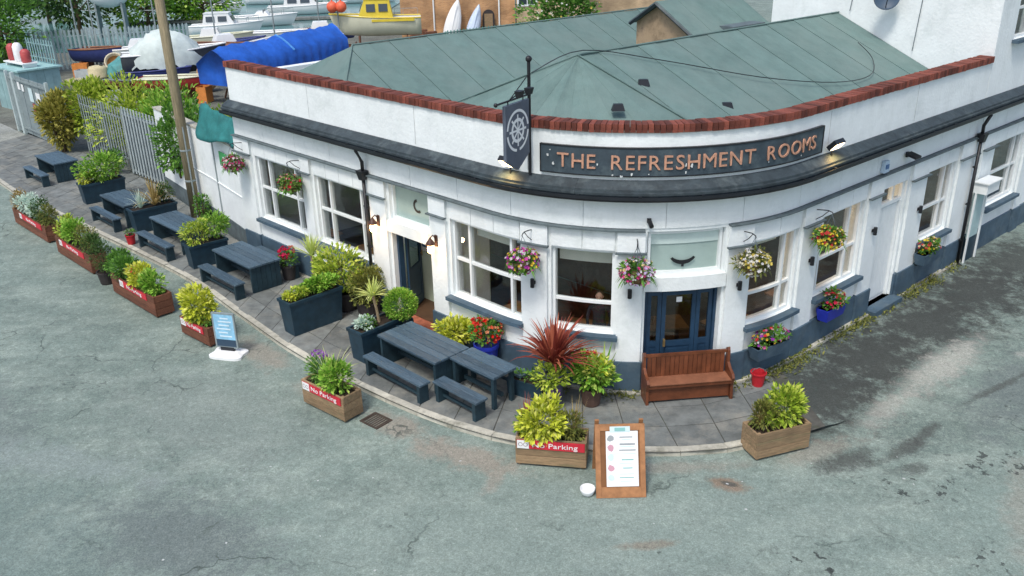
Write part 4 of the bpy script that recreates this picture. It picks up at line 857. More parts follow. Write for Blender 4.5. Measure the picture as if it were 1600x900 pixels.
# ------------------------------------------------------------------ timber planters on the road
def planter(x, y, ang, L, D, H, label, m, sign=None, z=-.1):
    t = thing('timber_planter', label, 'planter', (x, y, z), ang, 'timber planters along the kerb'); k = 3 if H > .5 else 2; bh = (H-.05)/k
    for i in range(k):
        zc_ = .05+bh*(i+.5)
        for sy_ in (-1, 1): MB().bev((0, sy_*(D/2-.02), zc_), (L, .04, bh-.012), .006).build('board', m, t)
        for sx_ in (-1, 1): MB().bev((sx_*(L/2-.02), 0, zc_), (.04, D-.082, bh-.012), .006).build('board', m, t)
    for sx_ in (-1, 1):
        for sy_ in (-1, 1): MB().box((sx_*(L/2-.065), sy_*(D/2-.065), H/2), (.05, .05, H-.02)).build('corner_post', m, t)
    MB().box((0, 0, H-.10), (L-.09, D-.09, .06)).build('soil', soil, t)
    if sign:
        sl, sx0, rot = sign; o = MB().box((sx0, -D/2-.012, H-.11), (sl, .014, .17)).build('parking_sign', red_sign, t)
        MB().box((sx0-sl/2+.11, -D/2-.0215, H-.11), (.21, .006, .165)).build('symbol_plate', white_sign, o)
        mbr = MB()
        for cx in (-.045, .045):
            for j in range(14):
                t0, t1 = 2*math.pi*j/14, 2*math.pi*(j+1)/14; mbr.add([(sx0-sl/2+.11+cx+r_*math.cos(a_), -D/2-.026, H-.11+r_*math.sin(a_)) for a_, r_ in ((t0, .030), (t0, .042), (t1, .042), (t1, .030))], [(0, 1, 2, 3)])
        mbr.build('symbol_ring', mat('ring_grey', (.35, .25, .28), .5, .1), o)
        kx = min(1.35, (sl-.28)/.70)
        for wd_, ox in (('No', -.245), ('Parking', .085)):
            for v_ in (0,): me = text_mesh(wd_, .135, .003); me.materials.append(white_sign); l = link('lettering', me, o); l.matrix_local = Matrix.Translation((sx0+.105+ox*kx, -D/2-.023, H-.155)) @ Matrix.Rotation(R(90), 4, 'X') @ Matrix.Diagonal((kx, 1, 1, 1))
    return t
def shrub(t, rg, c, r, n, L, W, m, name='shrub', stems=4, clumps=9):
    r = tuple(x*1.13 for x in r); c = (c[0], c[1], c[2]+.03); o = cloud(rg, int(n*3.0), c, r, L*.92, W*.98, clumps=clumps).build(name, m, t); z0_ = c[2]-r[2]
    mb = MB()
    for k in range(stems): a_ = rg.uniform(0, 6.28); mb.tube([(c[0]+.05*math.cos(a_), c[1]+.05*math.sin(a_), z0_-.10), (c[0]+r[0]*.5*math.cos(a_), c[1]+r[1]*.5*math.sin(a_), c[2]+r[2]*.2)], [.012, .006], 5)
    mb.build('stem', mat('twig', (.10, .07, .04), .8, .3), o); return o
P = random.Random(21)
t = planter(4.72, 13.47, R(19), 1.12, .50, .56, 'weathered plain timber planter nearest the right side of the corner', wood_pl)
shrub(t, P, (.12, 0, .80), (.36, .24, .33), 420, .13, .06, lf_lime); shrub(t, P, (-.27, 0, .72), (.22, .2, .25), 200, .10, .035, lf_olive)
spiky(P, 40, (-.38, .05, .55), .42, .014, .5, .4).build('grass_tuft', lf_bronze, t); spiky(P, 36, (.40, .08, .55), .5, .012, .4, .4).build('grass_tuft', lf_rust, t)
t = planter(.66, 13.26, R(-10), 1.26, .50, .58, 'timber planter with red no parking sign next to the menu board', wood_pl, (1.20, 0, 0))
shrub(t, P, (-.18, -.05, .82), (.36, .27, .33), 480, .14, .065, lf_yel); shrub(t, P, (.30, .02, .74), (.28, .2, .24), 300, .09, .03, lf_olive); shrub(t, P, (-.50, .0, .66), (.16, .18, .2), 130, .09, .03, lf_green)
spiky(P, 22, (-.48, .1, .55), .62, .02, .35, .3).build('grass_tuft', lf_red, t); spiky(P, 20, (.38, .12, .55), .68, .018, .35, .3).build('grass_tuft', lf_bronze, t)
t = planter(-3.64, 15.22, R(-40), 1.27, .48, .58, 'timber planter with red sign, spiky grass and lilac flowers at the kerb bend', wood_pl, (1.16, 0, 0))
shrub(t, P, (.22, 0, .76), (.34, .25, .28), 360, .12, .05, lf_bright); shrub(t, P, (-.30, 0, .76), (.26, .22, .28), 240, .10, .04, lf_green); spiky(P, 34, (.05, 0, .6), .75, .025, .75, .8).build('grass_tuft', lf_pale, t)
spiky(P, 22, (-.2, 0, .6), .55, .02, .5, .4).build('grass_tuft', lf_silver, t); blossoms(P, 34, (-.28, .02, 1.14), (.2, .12, .07), .05).build('blossom', fl_lilac, t)
t = planter(-7.30, 18.58, R(-41), 1.20, .42, .50, 'short brown planter with golden shrub behind the blue pavement sign', wood_rd, (.95, -.05, 0))
shrub(t, P, (0, 0, .86), (.46, .30, .42), 520, .14, .07, lf_yel); shrub(t, P, (.2, 0, .55), (.3, .2, .18), 160, .1, .05, lf_green)
t = planter(-9.54, 20.74, R(-44), 2.45, .48, .58, 'long reddish brown planter with yellow flowers nearest the golden shrub', wood_rd, (1.5, .1, 0))
shrub(t, P, (-.75, 0, .78), (.42, .3, .28), 320, .12, .05, lf_green); shrub(t, P, (.15, 0, .80), (.5, .28, .26), 420, .12, .06, lf_yel); shrub(t, P, (.80, 0, .74), (.38, .26, .26), 320, .13, .06, lf_bright); blossoms(P, 70, (.1, 0, .84), (.48, .26, .24), .06).build('blossom', fl_yellow, t)
t = planter(-12.45, 23.80, R(-45), 2.55, .48, .58, 'long brown planter with bushy greens, second from the far end', wood_rd, (1.8, 0, 0))
shrub(t, P, (-.95, 0, .80), (.36, .28, .30), 300, .11, .045, lf_lime); shrub(t, P, (-.2, 0, .84), (.46, .3, .32), 430, .12, .05, lf_bright); shrub(t, P, (.55, 0, .82), (.42, .28, .36), 380, .09, .03, lf_olive); shrub(t, P, (1.05, 0, .78), (.24, .24, .30), 220, .09, .03, lf_dark)
t = planter(-15.1, 26.6, R(-45), 2.9, .48, .56, 'brown planter with silvery foliage at the far left end of the kerb', wood_rd, (1.9, .2, 0))
shrub(t, P, (-1.2, 0, .78), (.34, .28, .34), 260, .10, .035, lf_rust); shrub(t, P, (-.55, 0, .80), (.40, .3, .28), 330, .10, .05, lf_silver); shrub(t, P, (.15, 0, .78), (.34, .26, .26), 260, .11, .05, lf_silver); shrub(t, P, (.65, 0, .85), (.36, .28, .38), 330, .09, .03, lf_dark); shrub(t, P, (1.15, 0, .76), (.34, .26, .3), 260, .10, .04, lf_olive)
def pot(x, y, z, r, h, m, label, cat='plant pot', name='plant_pot', grp=None):
    t = thing(name, label, cat, (x, y, z), 0, grp)
    MB().lathe((0, 0, 0), [(r*.72, 0), (r*.8, h*.1), (r*.98, h*.86), (r*1.06, h*.88), (r*1.06, h), (r*.94, h), (r*.92, h*.9)], 18, cap=True).build('pot', m, t, smooth=False); MB().lathe((0, 0, h*.86), [(r*.93, 0), (r*.93, .02)], 14).build('soil', soil, t); return t
potdk = mat('pot_dark', (.035, .030, .03), .7, .3, 5); potred = mat('pot_red', (.48, .02, .03), .5, .15, 5); potblue = mat('pot_blue', (.02, .035, .36), .35, .15, 5)
t = pot(-11.05, 22.12, -.1, .22, .36, potdk, 'dark pot with upright conifer between two long kerb planters')
shrub(t, P, (0, 0, .80), (.28, .28, .46), 420, .08, .025, lf_dark, 'conifer')
t = pot(-10.55, 21.95, -.1, .2, .3, potdk, 'dark pot with loose green shrub at the end of the long yellow-flowered planter')
shrub(t, P, (0, 0, .62), (.34, .34, .34), 340, .10, .045, lf_green)

# ------------------------------------------------------------------ navy troughs on the pavement
def trough(x, y, ang, L, W, H, label, m=navy):
    t = thing('navy_trough', label, 'planter', (x, y, 0), ang, 'tall navy troughs on the pavement'); e = .05; L0, W0 = L*.92, W*.84
    mb = MB(); mb.taper((0, 0, 0), L0, W0, H-.05, L, W); mb.build('trough', m, t)
    mb = MB()
    for sy_ in (-1, 1): mb.box((0, sy_*(W/2-.005), H-.03), (L+.05, .05, .07))
    for sx_ in (-1, 1): mb.box((sx_*(L/2-.005), 0, H-.03), (.05, W-.06, .07))
    mb.build('rim', m, t); MB().box((0, 0, H-.045), (L-.05, W-.05, .02)).build('soil', soil, t); return t
t = trough(-14.25, 29.62, R(40), 1.45, .5, .70, 'navy trough with bright green bush beside the palisade fence')
shrub(t, P, (.1, 0, 1.15), (.62, .42, .50), 650, .15, .06, lf_bright); shrub(t, P, (-.5, 0, .85), (.25, .2, .2), 160, .1, .05, lf_yel)
t = trough(-11.28, 26.42, R(42), 1.4, .48, .75, 'navy trough with bronze spiky leaves between two tables')
spiky(P, 75, (.1, 0, .75), .85, .045, .95, .9).build('spiky_plant', lf_bronze, t); spiky(P, 40, (-.35, 0, .75), .6, .03, .9, .9).build('spiky_plant', lf_silver, t); shrub(t, P, (.5, .05, 1.05), (.26, .25, .3), 220, .09, .04, lf_dark)
t = trough(-8.60, 23.20, R(40), 1.1, .46, .68, 'navy trough with rounded lime conifers beside the solid-ended table')
shrub(t, P, (-.25, 0, .95), (.42, .34, .30), 520, .09, .03, lf_lime); shrub(t, P, (.38, .05, 1.05), (.36, .32, .34), 430, .12, .035, lf_bright)
t = trough(-4.76, 18.94, R(44), 1.42, .52, .86, 'largest navy trough at the kerb with low green ground cover')
shrub(t, P, (.25, 0, .97), (.55, .24, .16), 420, .10, .06, lf_bright); shrub(t, P, (-.35, 0, .93), (.28, .2, .12), 180, .09, .05, lf_lime); shrub(t, P, (-.58, 0, .90), (.12, .15, .08), 70, .09, .05, lf_yel)
t = trough(-3.03, 17.44, R(46), 1.15, .50, .75, 'navy trough with succulents and a spiky palm-like tuft at the table end')
shrub(t, P, (-.30, 0, .79), (.2, .18, .10), 130, .10, .06, lf_silver, 'succulent'); shrub(t, P, (-.22, -.05, .80), (.14, .12, .1), 90, .10, .06, lf_green, 'succulent')
MB().tube([(.12, .02, .70), (.10, .04, 1.0), (.05, .08, 1.38)], [.035, .03, .03], 7).build('trunk', mat('cane', (.36, .27, .16), .8, .3), t); spiky(P, 70, (.05, .08, 1.36), .42, .03, 1.15, .7, .15).build('leaf_tuft', lf_pale, t)
t = pot(-2.50, 17.78, 0, .26, .62, navy, 'navy pot with clipped green topiary ball beside the entrance', 'topiary', 'topiary_pot')
mb = cloud(P, 5200, (0, 0, 1.02), (.41, .41, .38), .055, .034, lump=-.35, clumps=6, shell=.5); mb.build('topiary_ball', lf_bright, t); MB().tube([(0, 0, .55), (0, 0, .9)], .03, 6).build('stem', MATS['twig'], t)
t = pot(-4.95, 20.25, 0, .26, .5, potdk, 'dark pot with tall yellow-green spiky cordyline beside the left windows'); MB().tube([(0, 0, .4), (.02, 0, .9), (0, .02, 1.30)], [.05, .04, .035], 7).build('trunk', MATS['cane'], t); spiky(P, 95, (0, .02, 1.28), .58, .035, 1.1, .6, .3).build('leaf_tuft', lf_pale, t)
t = pot(-4.12, 19.86, 0, .32, .5, potdk, 'dark barrel with large yellow-green bush below the left windows', 'barrel planter'); shrub(t, P, (-.1, 0, 1.05), (.62, .45, .55), 900, .13, .06, lf_lime)
t = pot(-3.48, 19.30, 0, .30, .48, potdk, 'dark barrel with dark green shrub left of the entrance', 'barrel planter'); shrub(t, P, (0, 0, .90), (.42, .38, .46), 620, .10, .045, lf_olive)
def fpot(s, d, z, r, h, m, label): p = fac(s, d); return pot(p.x, p.y, z, r, h, m, label)
t = fpot(-7.55, .45, 0, .2, .42, potdk, 'dark pot of crimson flowers under the far left window'); shrub(t, P, (0, 0, .55), (.26, .26, .2), 160, .1, .05, lf_green); blossoms(P, 60, (0, 0, .78), (.22, .22, .2), .075).build('blossom', fl_crimson, t)
t = pot(-11.48, 24.95, 0, .14, .30, potred, 'small red pot by the bench beside the bronze spiky trough'); shrub(t, P, (0, 0, .34), (.12, .12, .08), 60, .07, .03, lf_green)
t = fpot(-.88, .36, 0, .2, .34, potdk, 'dark pot of yellow foliage against the wall behind the longest table'); shrub(t, P, (0, 0, .58), (.40, .30, .30), 360, .14, .07, lf_yel)
t = fpot(.05, .32, 0, .26, .62, potblue, 'tall blue pot of red and orange flowers below the sash window'); shrub(t, P, (0, 0, .86), (.32, .28, .26), 260, .1, .05, lf_green); blossoms(P, 90, (.05, 0, .92), (.34, .28, .28), .075).build('blossom', flw('petals_orange', (.58, .01, .01), (.62, .10, .04), (.62, .25, .12), (.60, .18, .16)), t); blossoms(P, 16, (-.18, 0, 1.12), (.12, .12, .1), .09).build('blossom', fl_red, t)
t = pot(.78, 15.02, 0, .20, .72, mat('pot_indigo', (.09, .09, .16), .4, .2), 'tall slim indigo pot with big red spiky plant'); spiky(P, 140, (0, 0, .92), 1.0, .075, 1.05, 1.0, .34).build('spiky_plant', lf_red, t); shrub(t, P, (-.1, -.05, .66), (.36, .3, .2), 200, .11, .06, lf_lime); blossoms(P, 18, (.02, -.22, .45), (.1, .06, .2), .05).build('blossom', fl_lilac, t)
t = pot(1.52, 15.02, 0, .22, .40, mat('pot_brown', (.10, .06, .045), .7, .3), 'brown pot with leafy green and yellow plant left of the pew'); shrub(t, P, (0, 0, .66), (.36, .3, .34), 300, .15, .075, lf_bright); shrub(t, P, (.12, -.05, .80), (.24, .2, .2), 130, .13, .06, lf_yel); spiky(P, 7, (.2, .05, .5), .95, .07, .75, .25).build('long_leaf', lf_bright, t); blossoms(P, 12, (-.02, .1, 1.02), (.12, .1, .1), .08).build('blossom', fl_red, t)
tr = thing('low_trough', 'low navy trough behind the red spiky plant', 'planter', (.28, 15.42, 0), R(-33)); MB().taper((0, 0, 0), .8, .28, .36, .84, .32).build('trough', navy, tr); MB().box((0, 0, .355), (.76, .25, .02)).build('soil', soil, tr)
cloud(P, 120, (0, 0, .45), (.34, .12, .12), .09, .05).build('foliage', lf_green, tr)
# wall troughs and pots on the right wall
def wtrough(s, z, label, m, fm, seed, L=.95, back=.07):
    rg = random.Random(seed); t = thing('wall_trough', label, 'flower trough', tuple(f3(s, .24, z)), fang(s), 'flower troughs under the right-hand windows')
    MB().taper((0, 0, -.28), L*.85, .22, .28, L, .30).build('trough', m, t); MB().box((0, 0, -.01), (L-.06, .24, .02)).build('soil', soil, t)
    cloud(rg, 300, (0, 0, .12), (L*.48, .22, .18), .11, .055).build('foliage', lf_green, t); blossoms(rg, 75, (0, 0, .13), (L*.5, .22, .2), .07).build('blossom', fm, t)
    for x in (-L*.3, L*.3): MB().box((x, .13, -.2), (.03, .06, .3)).build('wall_bracket', black, t)
wtrough(5.98, .80, 'blue wall trough of pink and cream flowers under the first right-hand window', plinth_m, fl_mix, 41)
wtrough(8.2, .95, 'bright blue wall trough of red flowers under the second right-hand window', potblue, flw('petals_red_cream', (.55, .03, .08), (.5, .02, .04), (.62, .50, .30), (.55, .25, .2)), 42, .8)
wtrough(12.75, 1.0, 'dark wall trough of red and orange flowers under the far sash window', plinth_m, fl_yellow, 43, .9)
t = thing('bucket', 'red bucket on the pavement right of the pew', 'bucket', (4.98, 15.62, 0)); MB().lathe((0, 0, 0), [(.11, 0), (.15, .27), (.165, .27), (.165, .30), (.145, .30), (.1, .02)], 16).build('bucket', potred, t); MB().tube([(-.155, 0, .28), (-.1, 0, .36), (0, 0, .40), (.1, 0, .36), (.155, 0, .28)], .008, 5).build('handle', lead, t)

# moss and weeds along the foot of the right wall
mb = MB(); q = random.Random(8)
for i in range(3600):
    s_ = q.uniform(4.95, 15) if q.random() < .85 else q.uniform(1.6, 3.2); d_ = .12+abs(q.gauss(0, .15)); p = f3(s_, d_, .0 if d_ > .17 else .05)
    if math.sin(s_*2.1)+math.sin(s_*5.3)*.6 > q.uniform(-1.6, 1.0): mb.leaf(p, Vector((q.gauss(0, 1), q.gauss(0, 1), q.uniform(.2, 1.2))), Vector((0, 0, 1)), q.uniform(.04, .12), q.uniform(.02, .045))
tag(mb.build('weeds', lf_olive), 'moss and small weeds along the foot of the right wall', 'weeds', kind='stuff')

# ------------------------------------------------------------------ boards
ab = thing('menu_board', 'wooden framed menu A-board standing on the road', 'sign', (1.76, 12.36, -.1), 0)
th = math.atan2(.50, 1.12)
def abp(mb, tilt=th, y0=-.24): Tm = Matrix.Translation((0, y0, 0)) @ Matrix.Rotation(-tilt, 4, 'X'); mb.v = [tuple(Tm @ Vector(v)) for v in mb.v]; return mb
Hb = 1.24
for x in (-.375, .375): abp(MB().bev((x, 0, Hb/2), (.09, .045, Hb), .004)).build('frame_stile', oak, ab)
for z_, h_ in ((.09, .18), (Hb-.055, .11)): abp(MB().box((0, 0, z_), (.66, .043, h_))).build('frame_rail', oak, ab)
bk = abp(MB().box((0, .006, (.18+Hb-.11)/2), (.66, .02, Hb-.29))).build('panel', mat('panel_brown', (.20, .085, .03), .6, .2), ab)
po = abp(MB().box((.03, -.0235, .655), (.54, .006, .93))).build('menu_poster', white_sign, bk)
abp(MB().box((0, -.028, 1.15), (.34, .006, .10))).build('printed_mark', pale_print, bk); abp(MB().box((0, -.033, 1.15), (.18, .004, .06))).build('printed_mark', teal_print, bk)
q = random.Random(6)
for z_, w_, h_, x_, mm in ((1.02, .22, .02, .10, grey_print), (.98, .15, .015, .10, pale_print), (.90, .26, .03, .12, grey_print), (.86, .24, .015, .12, pale_print), (.80, .28, .022, .12, grey_print), (.74, .42, .012, .05, pale_print), (.64, .2, .02, .12, teal_print), (.58, .24, .014, .10, pale_print), (.50, .16, .018, .12, teal_print), (.40, .25, .014, .1, pale_print), (.34, .24, .014, .1, teal_print), (.28, .2, .012, .1, pale_print)): abp(MB().box((x_, -.0285, z_), (w_, .004, h_))).build('printed_line', mm, po)
for z_, mm in ((1.0, grey_print), (.84, mat('print_pink', (.55, .30, .36), .6, .1)), (.68, pale_print), (.50, MATS['print_pink']), (.34, pale_print)):
    mb = MB(); pl = blob((-.16, z_), .055, .055, 0, 14, int(z_*100), .15); mb.add([(x, -.0285, z2) for x, z2 in pl], [tuple(range(len(pl)))]); abp(mb).build('printed_mark', mm, po)
for x in (-.375, .375): abp(MB().box((x, 0, Hb/2-.02), (.07, .035, Hb-.04)), -th*.55, .62).build('rear_leg', oak, ab)
abp(MB().box((0, 0, .25), (.68, .03, .07)), -th*.55, .62).build('rear_rail', oak, ab)
t = thing('white_bowl', 'small white bowl on the road at the foot of the menu board', 'bowl', (1.20, 12.22, -.1)); MB().lathe((0, 0, 0), [(.06, 0), (.10, .03), (.125, .10), (.13, .14), (.12, .14), (.11, .1), (.08, .04), (0, .035)], 18, cap=False).build('bowl', white_sign, t, smooth=True)
fs_ = thing('pavement_sign', 'swinging pavement sign with pale blue poster on white wheeled base', 'sign', (-6.45, 17.68, -.1), R(-14))
pl = blob((0, 0), .42, .27, 0, 24, 2, .0); base = [( .42*math.copysign(abs(math.cos(a_))**.5, math.cos(a_))*(1-.12*math.cos(2*a_)**8), .27*math.copysign(abs(math.sin(a_))**.5, math.sin(a_))) for a_ in [2*math.pi*k/28 for k in range(28)]]
mb = MB(); n_ = 28; mb.add([(x, y, .0) for x, y in base]+[(x, y, .06) for x, y in base]+[(x*.7, y*.6, .12) for x, y in base], [tuple(range(n_-1, -1, -1)), tuple(range(2*n_, 3*n_))]+[(r_*n_+i, r_*n_+(i+1) % n_, (r_+1)*n_+(i+1) % n_, (r_+1)*n_+i) for r_ in (0, 1) for i in range(n_)]); mb.build('base', white_sign, fs_)
mb = MB(); mb.box((0, 0, .16), (.34, .05, .1)); mb.build('spring_mount', gutter_m, fs_)
fr = MB(); fr.box((-.26, 0, .62), (.035, .045, .86)); fr.box((.26, 0, .62), (.035, .045, .86)); fr.box((0, 0, 1.035), (.485, .045, .035)); fr.box((0, 0, .205), (.485, .045, .035)); fo = fr.build('frame', galv, fs_)
for sy_ in (-1, 1):
    po = MB().box((0, sy_*.012, .62), (.485, .012, .79)).build('poster', blue_print, fo); MB().box((0, sy_*.0205, .31), (.485, .004, .17)).build('poster_band', navy_print, po)
    mb = MB()
    for z_, w_ in ((.92, .2), (.84, .32), (.75, .26), (.66, .34), (.57, .22), (.48, .3)): mb.box((q.uniform(-.04, .04), sy_*.0205, z_), (w_, .004, .03))
    mb.build('poster_print', pale_print if sy_ > 0 else mat('print_white_blue', (.62, .75, .82), .5, .1), po)

# ------------------------------------------------------------------ inside the pub
def in_table(s, d, label, rz=0):
    p = fac(s, d); t = thing('pub_table', label, 'table', (p.x, p.y, .03), fang(s)+rz, 'wooden tables inside the pub'); MB().bev((0, 0, .74), (1.1, .7, .04), .005).build('top', wood_in, t)
    for sx_ in (-1, 1): MB().box((sx_*.4, 0, .37), (.08, .08, .7)).build('leg', dark, t); MB().box((sx_*.4, 0, .02), (.08, .55, .04)).build('foot', dark, t)
def in_chair(s, d, rz, label):
    p = fac(s, d); t = thing('pub_chair', label, 'chair', (p.x, p.y, .03), fang(s)+rz, 'wooden chairs inside the pub'); MB().box((0, 0, .45), (.42, .42, .04)).build('seat', wood_in, t)
    for sx_ in (-1, 1):
        for sy_ in (-1, 1): MB().tube([(sx_*.17, sy_*.17, 0), (sx_*.17, sy_*.17, .44 if sy_ < 0 else .95)], .02, 6).build('leg', wood_in, t)
    for z_ in (.62, .76, .90): MB().box((0, .17, z_), (.32, .02, .06)).build('back_slat', wood_in, t)
in_table(1.9, -1.2, 'wooden pub table behind the blinded corner window'); in_chair(1.5, -.75, R(20), 'wooden chair behind the blinded corner window, left of the table'); in_chair(2.5, -.75, R(170), 'wooden chair behind the blinded corner window, nearest the doors')
in_table(4.1, -1.5, 'wooden pub table seen through the blue corner doors'); in_chair(3.75, -1.2, R(30), 'wooden chair seen through the blue corner doors'); in_table(6.1, -1.0, 'wooden pub table behind the first right-hand window'); in_table(8.6, -1.0, 'wooden pub table behind the second right-hand window')
in_table(-.2, -1.1, 'wooden pub table behind the window right of the entrance'); in_table(-5.95, -.95, 'wooden pub table behind the window left of the entrance'); in_table(-8.2, -1.1, 'wooden pub table behind the far left window')
def pendant(s, d, z, label):
    p = fac(s, d); t = thing('pendant_lamp', label, 'lamp', (p.x, p.y, z), 0, 'lit pendant lamps inside the pub'); MB().ball((0, 0, 0), .09, 12, 8).build('globe', bulb, t, smooth=True); MB().tube([(0, 0, .08), (0, 0, 3.74-z)], .01, 5).build('cord', black, t); l = bpy.data.lights.new('pendant_bulb', 'POINT'); l.energy = 16; l.color = (1, .68, .38); l.shadow_soft_size = .1; lo = bpy.data.objects.new('pendant_bulb', l); C.objects.link(lo); lo.parent = t; lo.location = (0, 0, -.15)
pendant(6.6, -1.1, 2.60, 'round lit pendant behind the first right-hand window'); pendant(9.2, -1.1, 2.65, 'round lit pendant behind the second right-hand window'); pendant(10.7, -.9, 2.68, 'round lit pendant behind the small light over the white door')
# person at the window
def person(s, d, rz, label):
    p = fac(s, d); t = thing('person', label, 'person', (p.x, p.y, .03), fang(s)+rz)
    J = [((0, 0, .95), .15), ((0, .01, 1.15), .14), ((0, .0, 1.36), .16), ((0, -.01, 1.47), .065), ((0, -.02, 1.54), .055), ((-.09, 0, .88), .10), ((-.10, -.01, .48), .07), ((-.10, .02, .08), .05), ((-.10, -.12, .04), .045), ((.09, 0, .88), .10), ((.10, -.01, .48), .07), ((.10, .02, .08), .05), ((.10, -.12, .04), .045), ((-.20, 0, 1.40), .06), ((-.25, -.02, 1.14), .045), ((-.20, -.22, 1.02), .035), ((.20, 0, 1.40), .06), ((.25, -.02, 1.14), .045), ((.20, -.22, 1.02), .035)]
    E_ = [(0, 1), (1, 2), (2, 3), (3, 4), (0, 5), (5, 6), (6, 7), (7, 8), (0, 9), (9, 10), (10, 11), (11, 12), (2, 13), (13, 14), (14, 15), (2, 16), (16, 17), (17, 18)]
    me = bpy.data.meshes.new('body'); me.from_pydata([j[0] for j in J], E_, []); o = bpy.data.objects.new('body', me); C.objects.link(o); md = o.modifiers.new('s', 'SKIN'); 
    for i, j in enumerate(J): me.skin_vertices[0].data[i].radius = (j[1], j[1]*.85)
    me.skin_vertices[0].data[0].use_root = True; o.modifiers.new('u', 'SUBSURF').levels = 1
    dg = bpy.context.evaluated_depsgraph_get(); m2 = bpy.data.meshes.new_from_object(o.evaluated_get(dg)); bpy.data.objects.remove(o)
    m2.materials.append(mat('dark_jumper', (.02, .022, .028), .9, .2)); b = link('body', m2, t)
    mb = MB().ball((0, -.02, 1.66), (.078, .095, .118), 16, 12).ball((0, -.115, 1.645), (.014, .018, .022), 8, 6).ball((-.08, -.01, 1.655), (.012, .02, .03), 8, 6).ball((.08, -.01, 1.655), (.012, .02, .03), 8, 6); mb.build('head', skin, b, smooth=True)
    MB().ball((-.03, -.103, 1.675), (.012, .008, .008), 8, 6).ball((.03, -.103, 1.675), (.012, .008, .008), 8, 6).box((0, -.108, 1.605), (.045, .006, .008)).build('face_detail', mat('face_dark', (.12, .04, .03), .5, .1), b)
    MB().ball((0, .008, 1.695), (.088, .098, .10), 14, 8).build('hair', mat('hair_brown', (.05, .03, .02), .7, .2), b, smooth=True)
    for sx_ in (-1, 1):
        mb = MB().ball((sx_*.195, -.265, 1.01), (.035, .05, .02), 10, 6)
        for k in range(4): mb.tube([(sx_*.195+(-.024+.016*k), -.30, 1.01), (sx_*.195+(-.026+.017*k), -.34, 1.005), (sx_*.195+(-.026+.017*k), -.365+.006*abs(k-1.5), .985)], [.0085, .008, .006], 6)
        mb.tube([(sx_*.165, -.25, 1.01), (sx_*.148, -.285, 1.005), (sx_*.150, -.31, .995)], [.010, .009, .007], 6); mb.build('hand', skin, b, smooth=True)
person(2.30, -.85, 0, 'person in a dark top standing behind the blinded corner window')

# ================================================================== STREET EDGE LEFT OF THE PUB
def pth(s, d, z): return f3(s, d, z)
def wseg(mb, p, q_, th, z0, z1):
    p, q_ = Vector(p), Vector(q_); t_ = (q_-p).normalized(); n_ = Vector((t_.y, -t_.x))*th
    return mb.hexa([(p.x, p.y, z0), (q_.x, q_.y, z0), ((q_+n_).x, (q_+n_).y, z0), ((p+n_).x, (p+n_).y, z0), (p.x, p.y, z1), (q_.x, q_.y, z1), ((q_+n_).x, (q_+n_).y, z1), ((p+n_).x, (p+n_).y, z1)])
yw = thing('yard_wall', 'white rendered yard wall between the pub end and the palisade fence', 'wall', tuple(f3(-14, -.6, 0)))
wp = [fac(SL-.004, -.06), fac(-13.2, -.50), fac(-18.3, -1.15)]
for i in range(2): wseg(MB(), wp[i+1], wp[i], -.22, -.1, 2.95).build('wall', white, yw, world=True); wseg(MB(), wp[i+1]+nL*.03, wp[i]+nL*.03, -.28, 2.952, 3.01).build('coping', concrete, yw, world=True); wseg(MB(), wp[i+1]+nL*.03, wp[i]+nL*.03, -.028, -.1, .5).build('plinth', lead, yw, world=True); wseg(MB(), wp[i+1]+nL*.025, wp[i]+nL*.025, -.023, 1.5, 1.54).build('rail_moulding', white, yw, world=True)
t = thing('wall_notice', 'small green notice on the white yard wall behind the far basket', 'sign', tuple(f3(-11.6, -.18, 2.45)), fang(-1)+R(-9)); MB().box((0, 0, 0), (.75, .03, .42)).build('plate', mat('notice_green', (.05, .32, .10), .5, .2), t); MB().box((.12, -.018, .08), (.3, .006, .05)).build('printed_line', white_sign, t)
# dark drain box and cable by the wall
ns = thing('mesh_screen', 'teal debris netting draped over the yard wall at the pub end', 'netting', tuple(f3(-11.5, -.3, 2.7)))
teal_net = mat('teal_netting', (.03, .20, .20), .7, .3, 3, .5, 40, trans=.2)
mb = MB(); NX, NZ = 14, 8; vs = []; fs = []
for i in range(NX+1):
    u = i/NX; s_ = -12.7+2.25*u; zt = 3.98-.28*u+.03*math.sin(u*17); zb = 3.06-.02*u-.10*math.sin(u*6.3)
    for j in range(NZ+1): v = j/NZ; d_ = .05-.34*v+.03*math.sin(u*21+v*3)+.03*math.sin(v*9+u*13); p = f3(s_, d_, zb+(zt-zb)*v); vs.append(p)
for i in range(NX):
    for j in range(NZ): a = i*(NZ+1)+j; fs.append((a, a+NZ+1, a+NZ+2, a+1))
o = mb.add(vs, fs).build('netting', teal_net, ns, smooth=True, world=True); md = o.modifiers.new('th', 'SOLIDIFY'); md.thickness = .02
for s_, z_ in ((-12.7, 4.0), (-11.9, 3.8)): MB().tube([f3(s_, -.42, 0), f3(s_, -.42, z_)], .035, 6).build('post', galv, ns, world=True)
tp = thing('telegraph_pole', 'tall weathered wooden telegraph pole by the white yard wall', 'pole', (-10.34, 27.50, 0)); MB().tube([(0, 0, -.1), (0, 0, 4), (-.02, 0, 9.5)], [.17, .155, .13], 14).build('pole', telegraph, tp, smooth=True)
MB().tube([(.09, -.15, 0), (.09, -.15, 3)], .025, 6).build('cable_guard', galv, tp)
for z_ in (1.2, 2.2): MB().lathe((0, 0, z_), [(.168, 0), (.172, .01), (.172, .05), (.166, .06)], 14, cap=False).build('band', galv, tp)
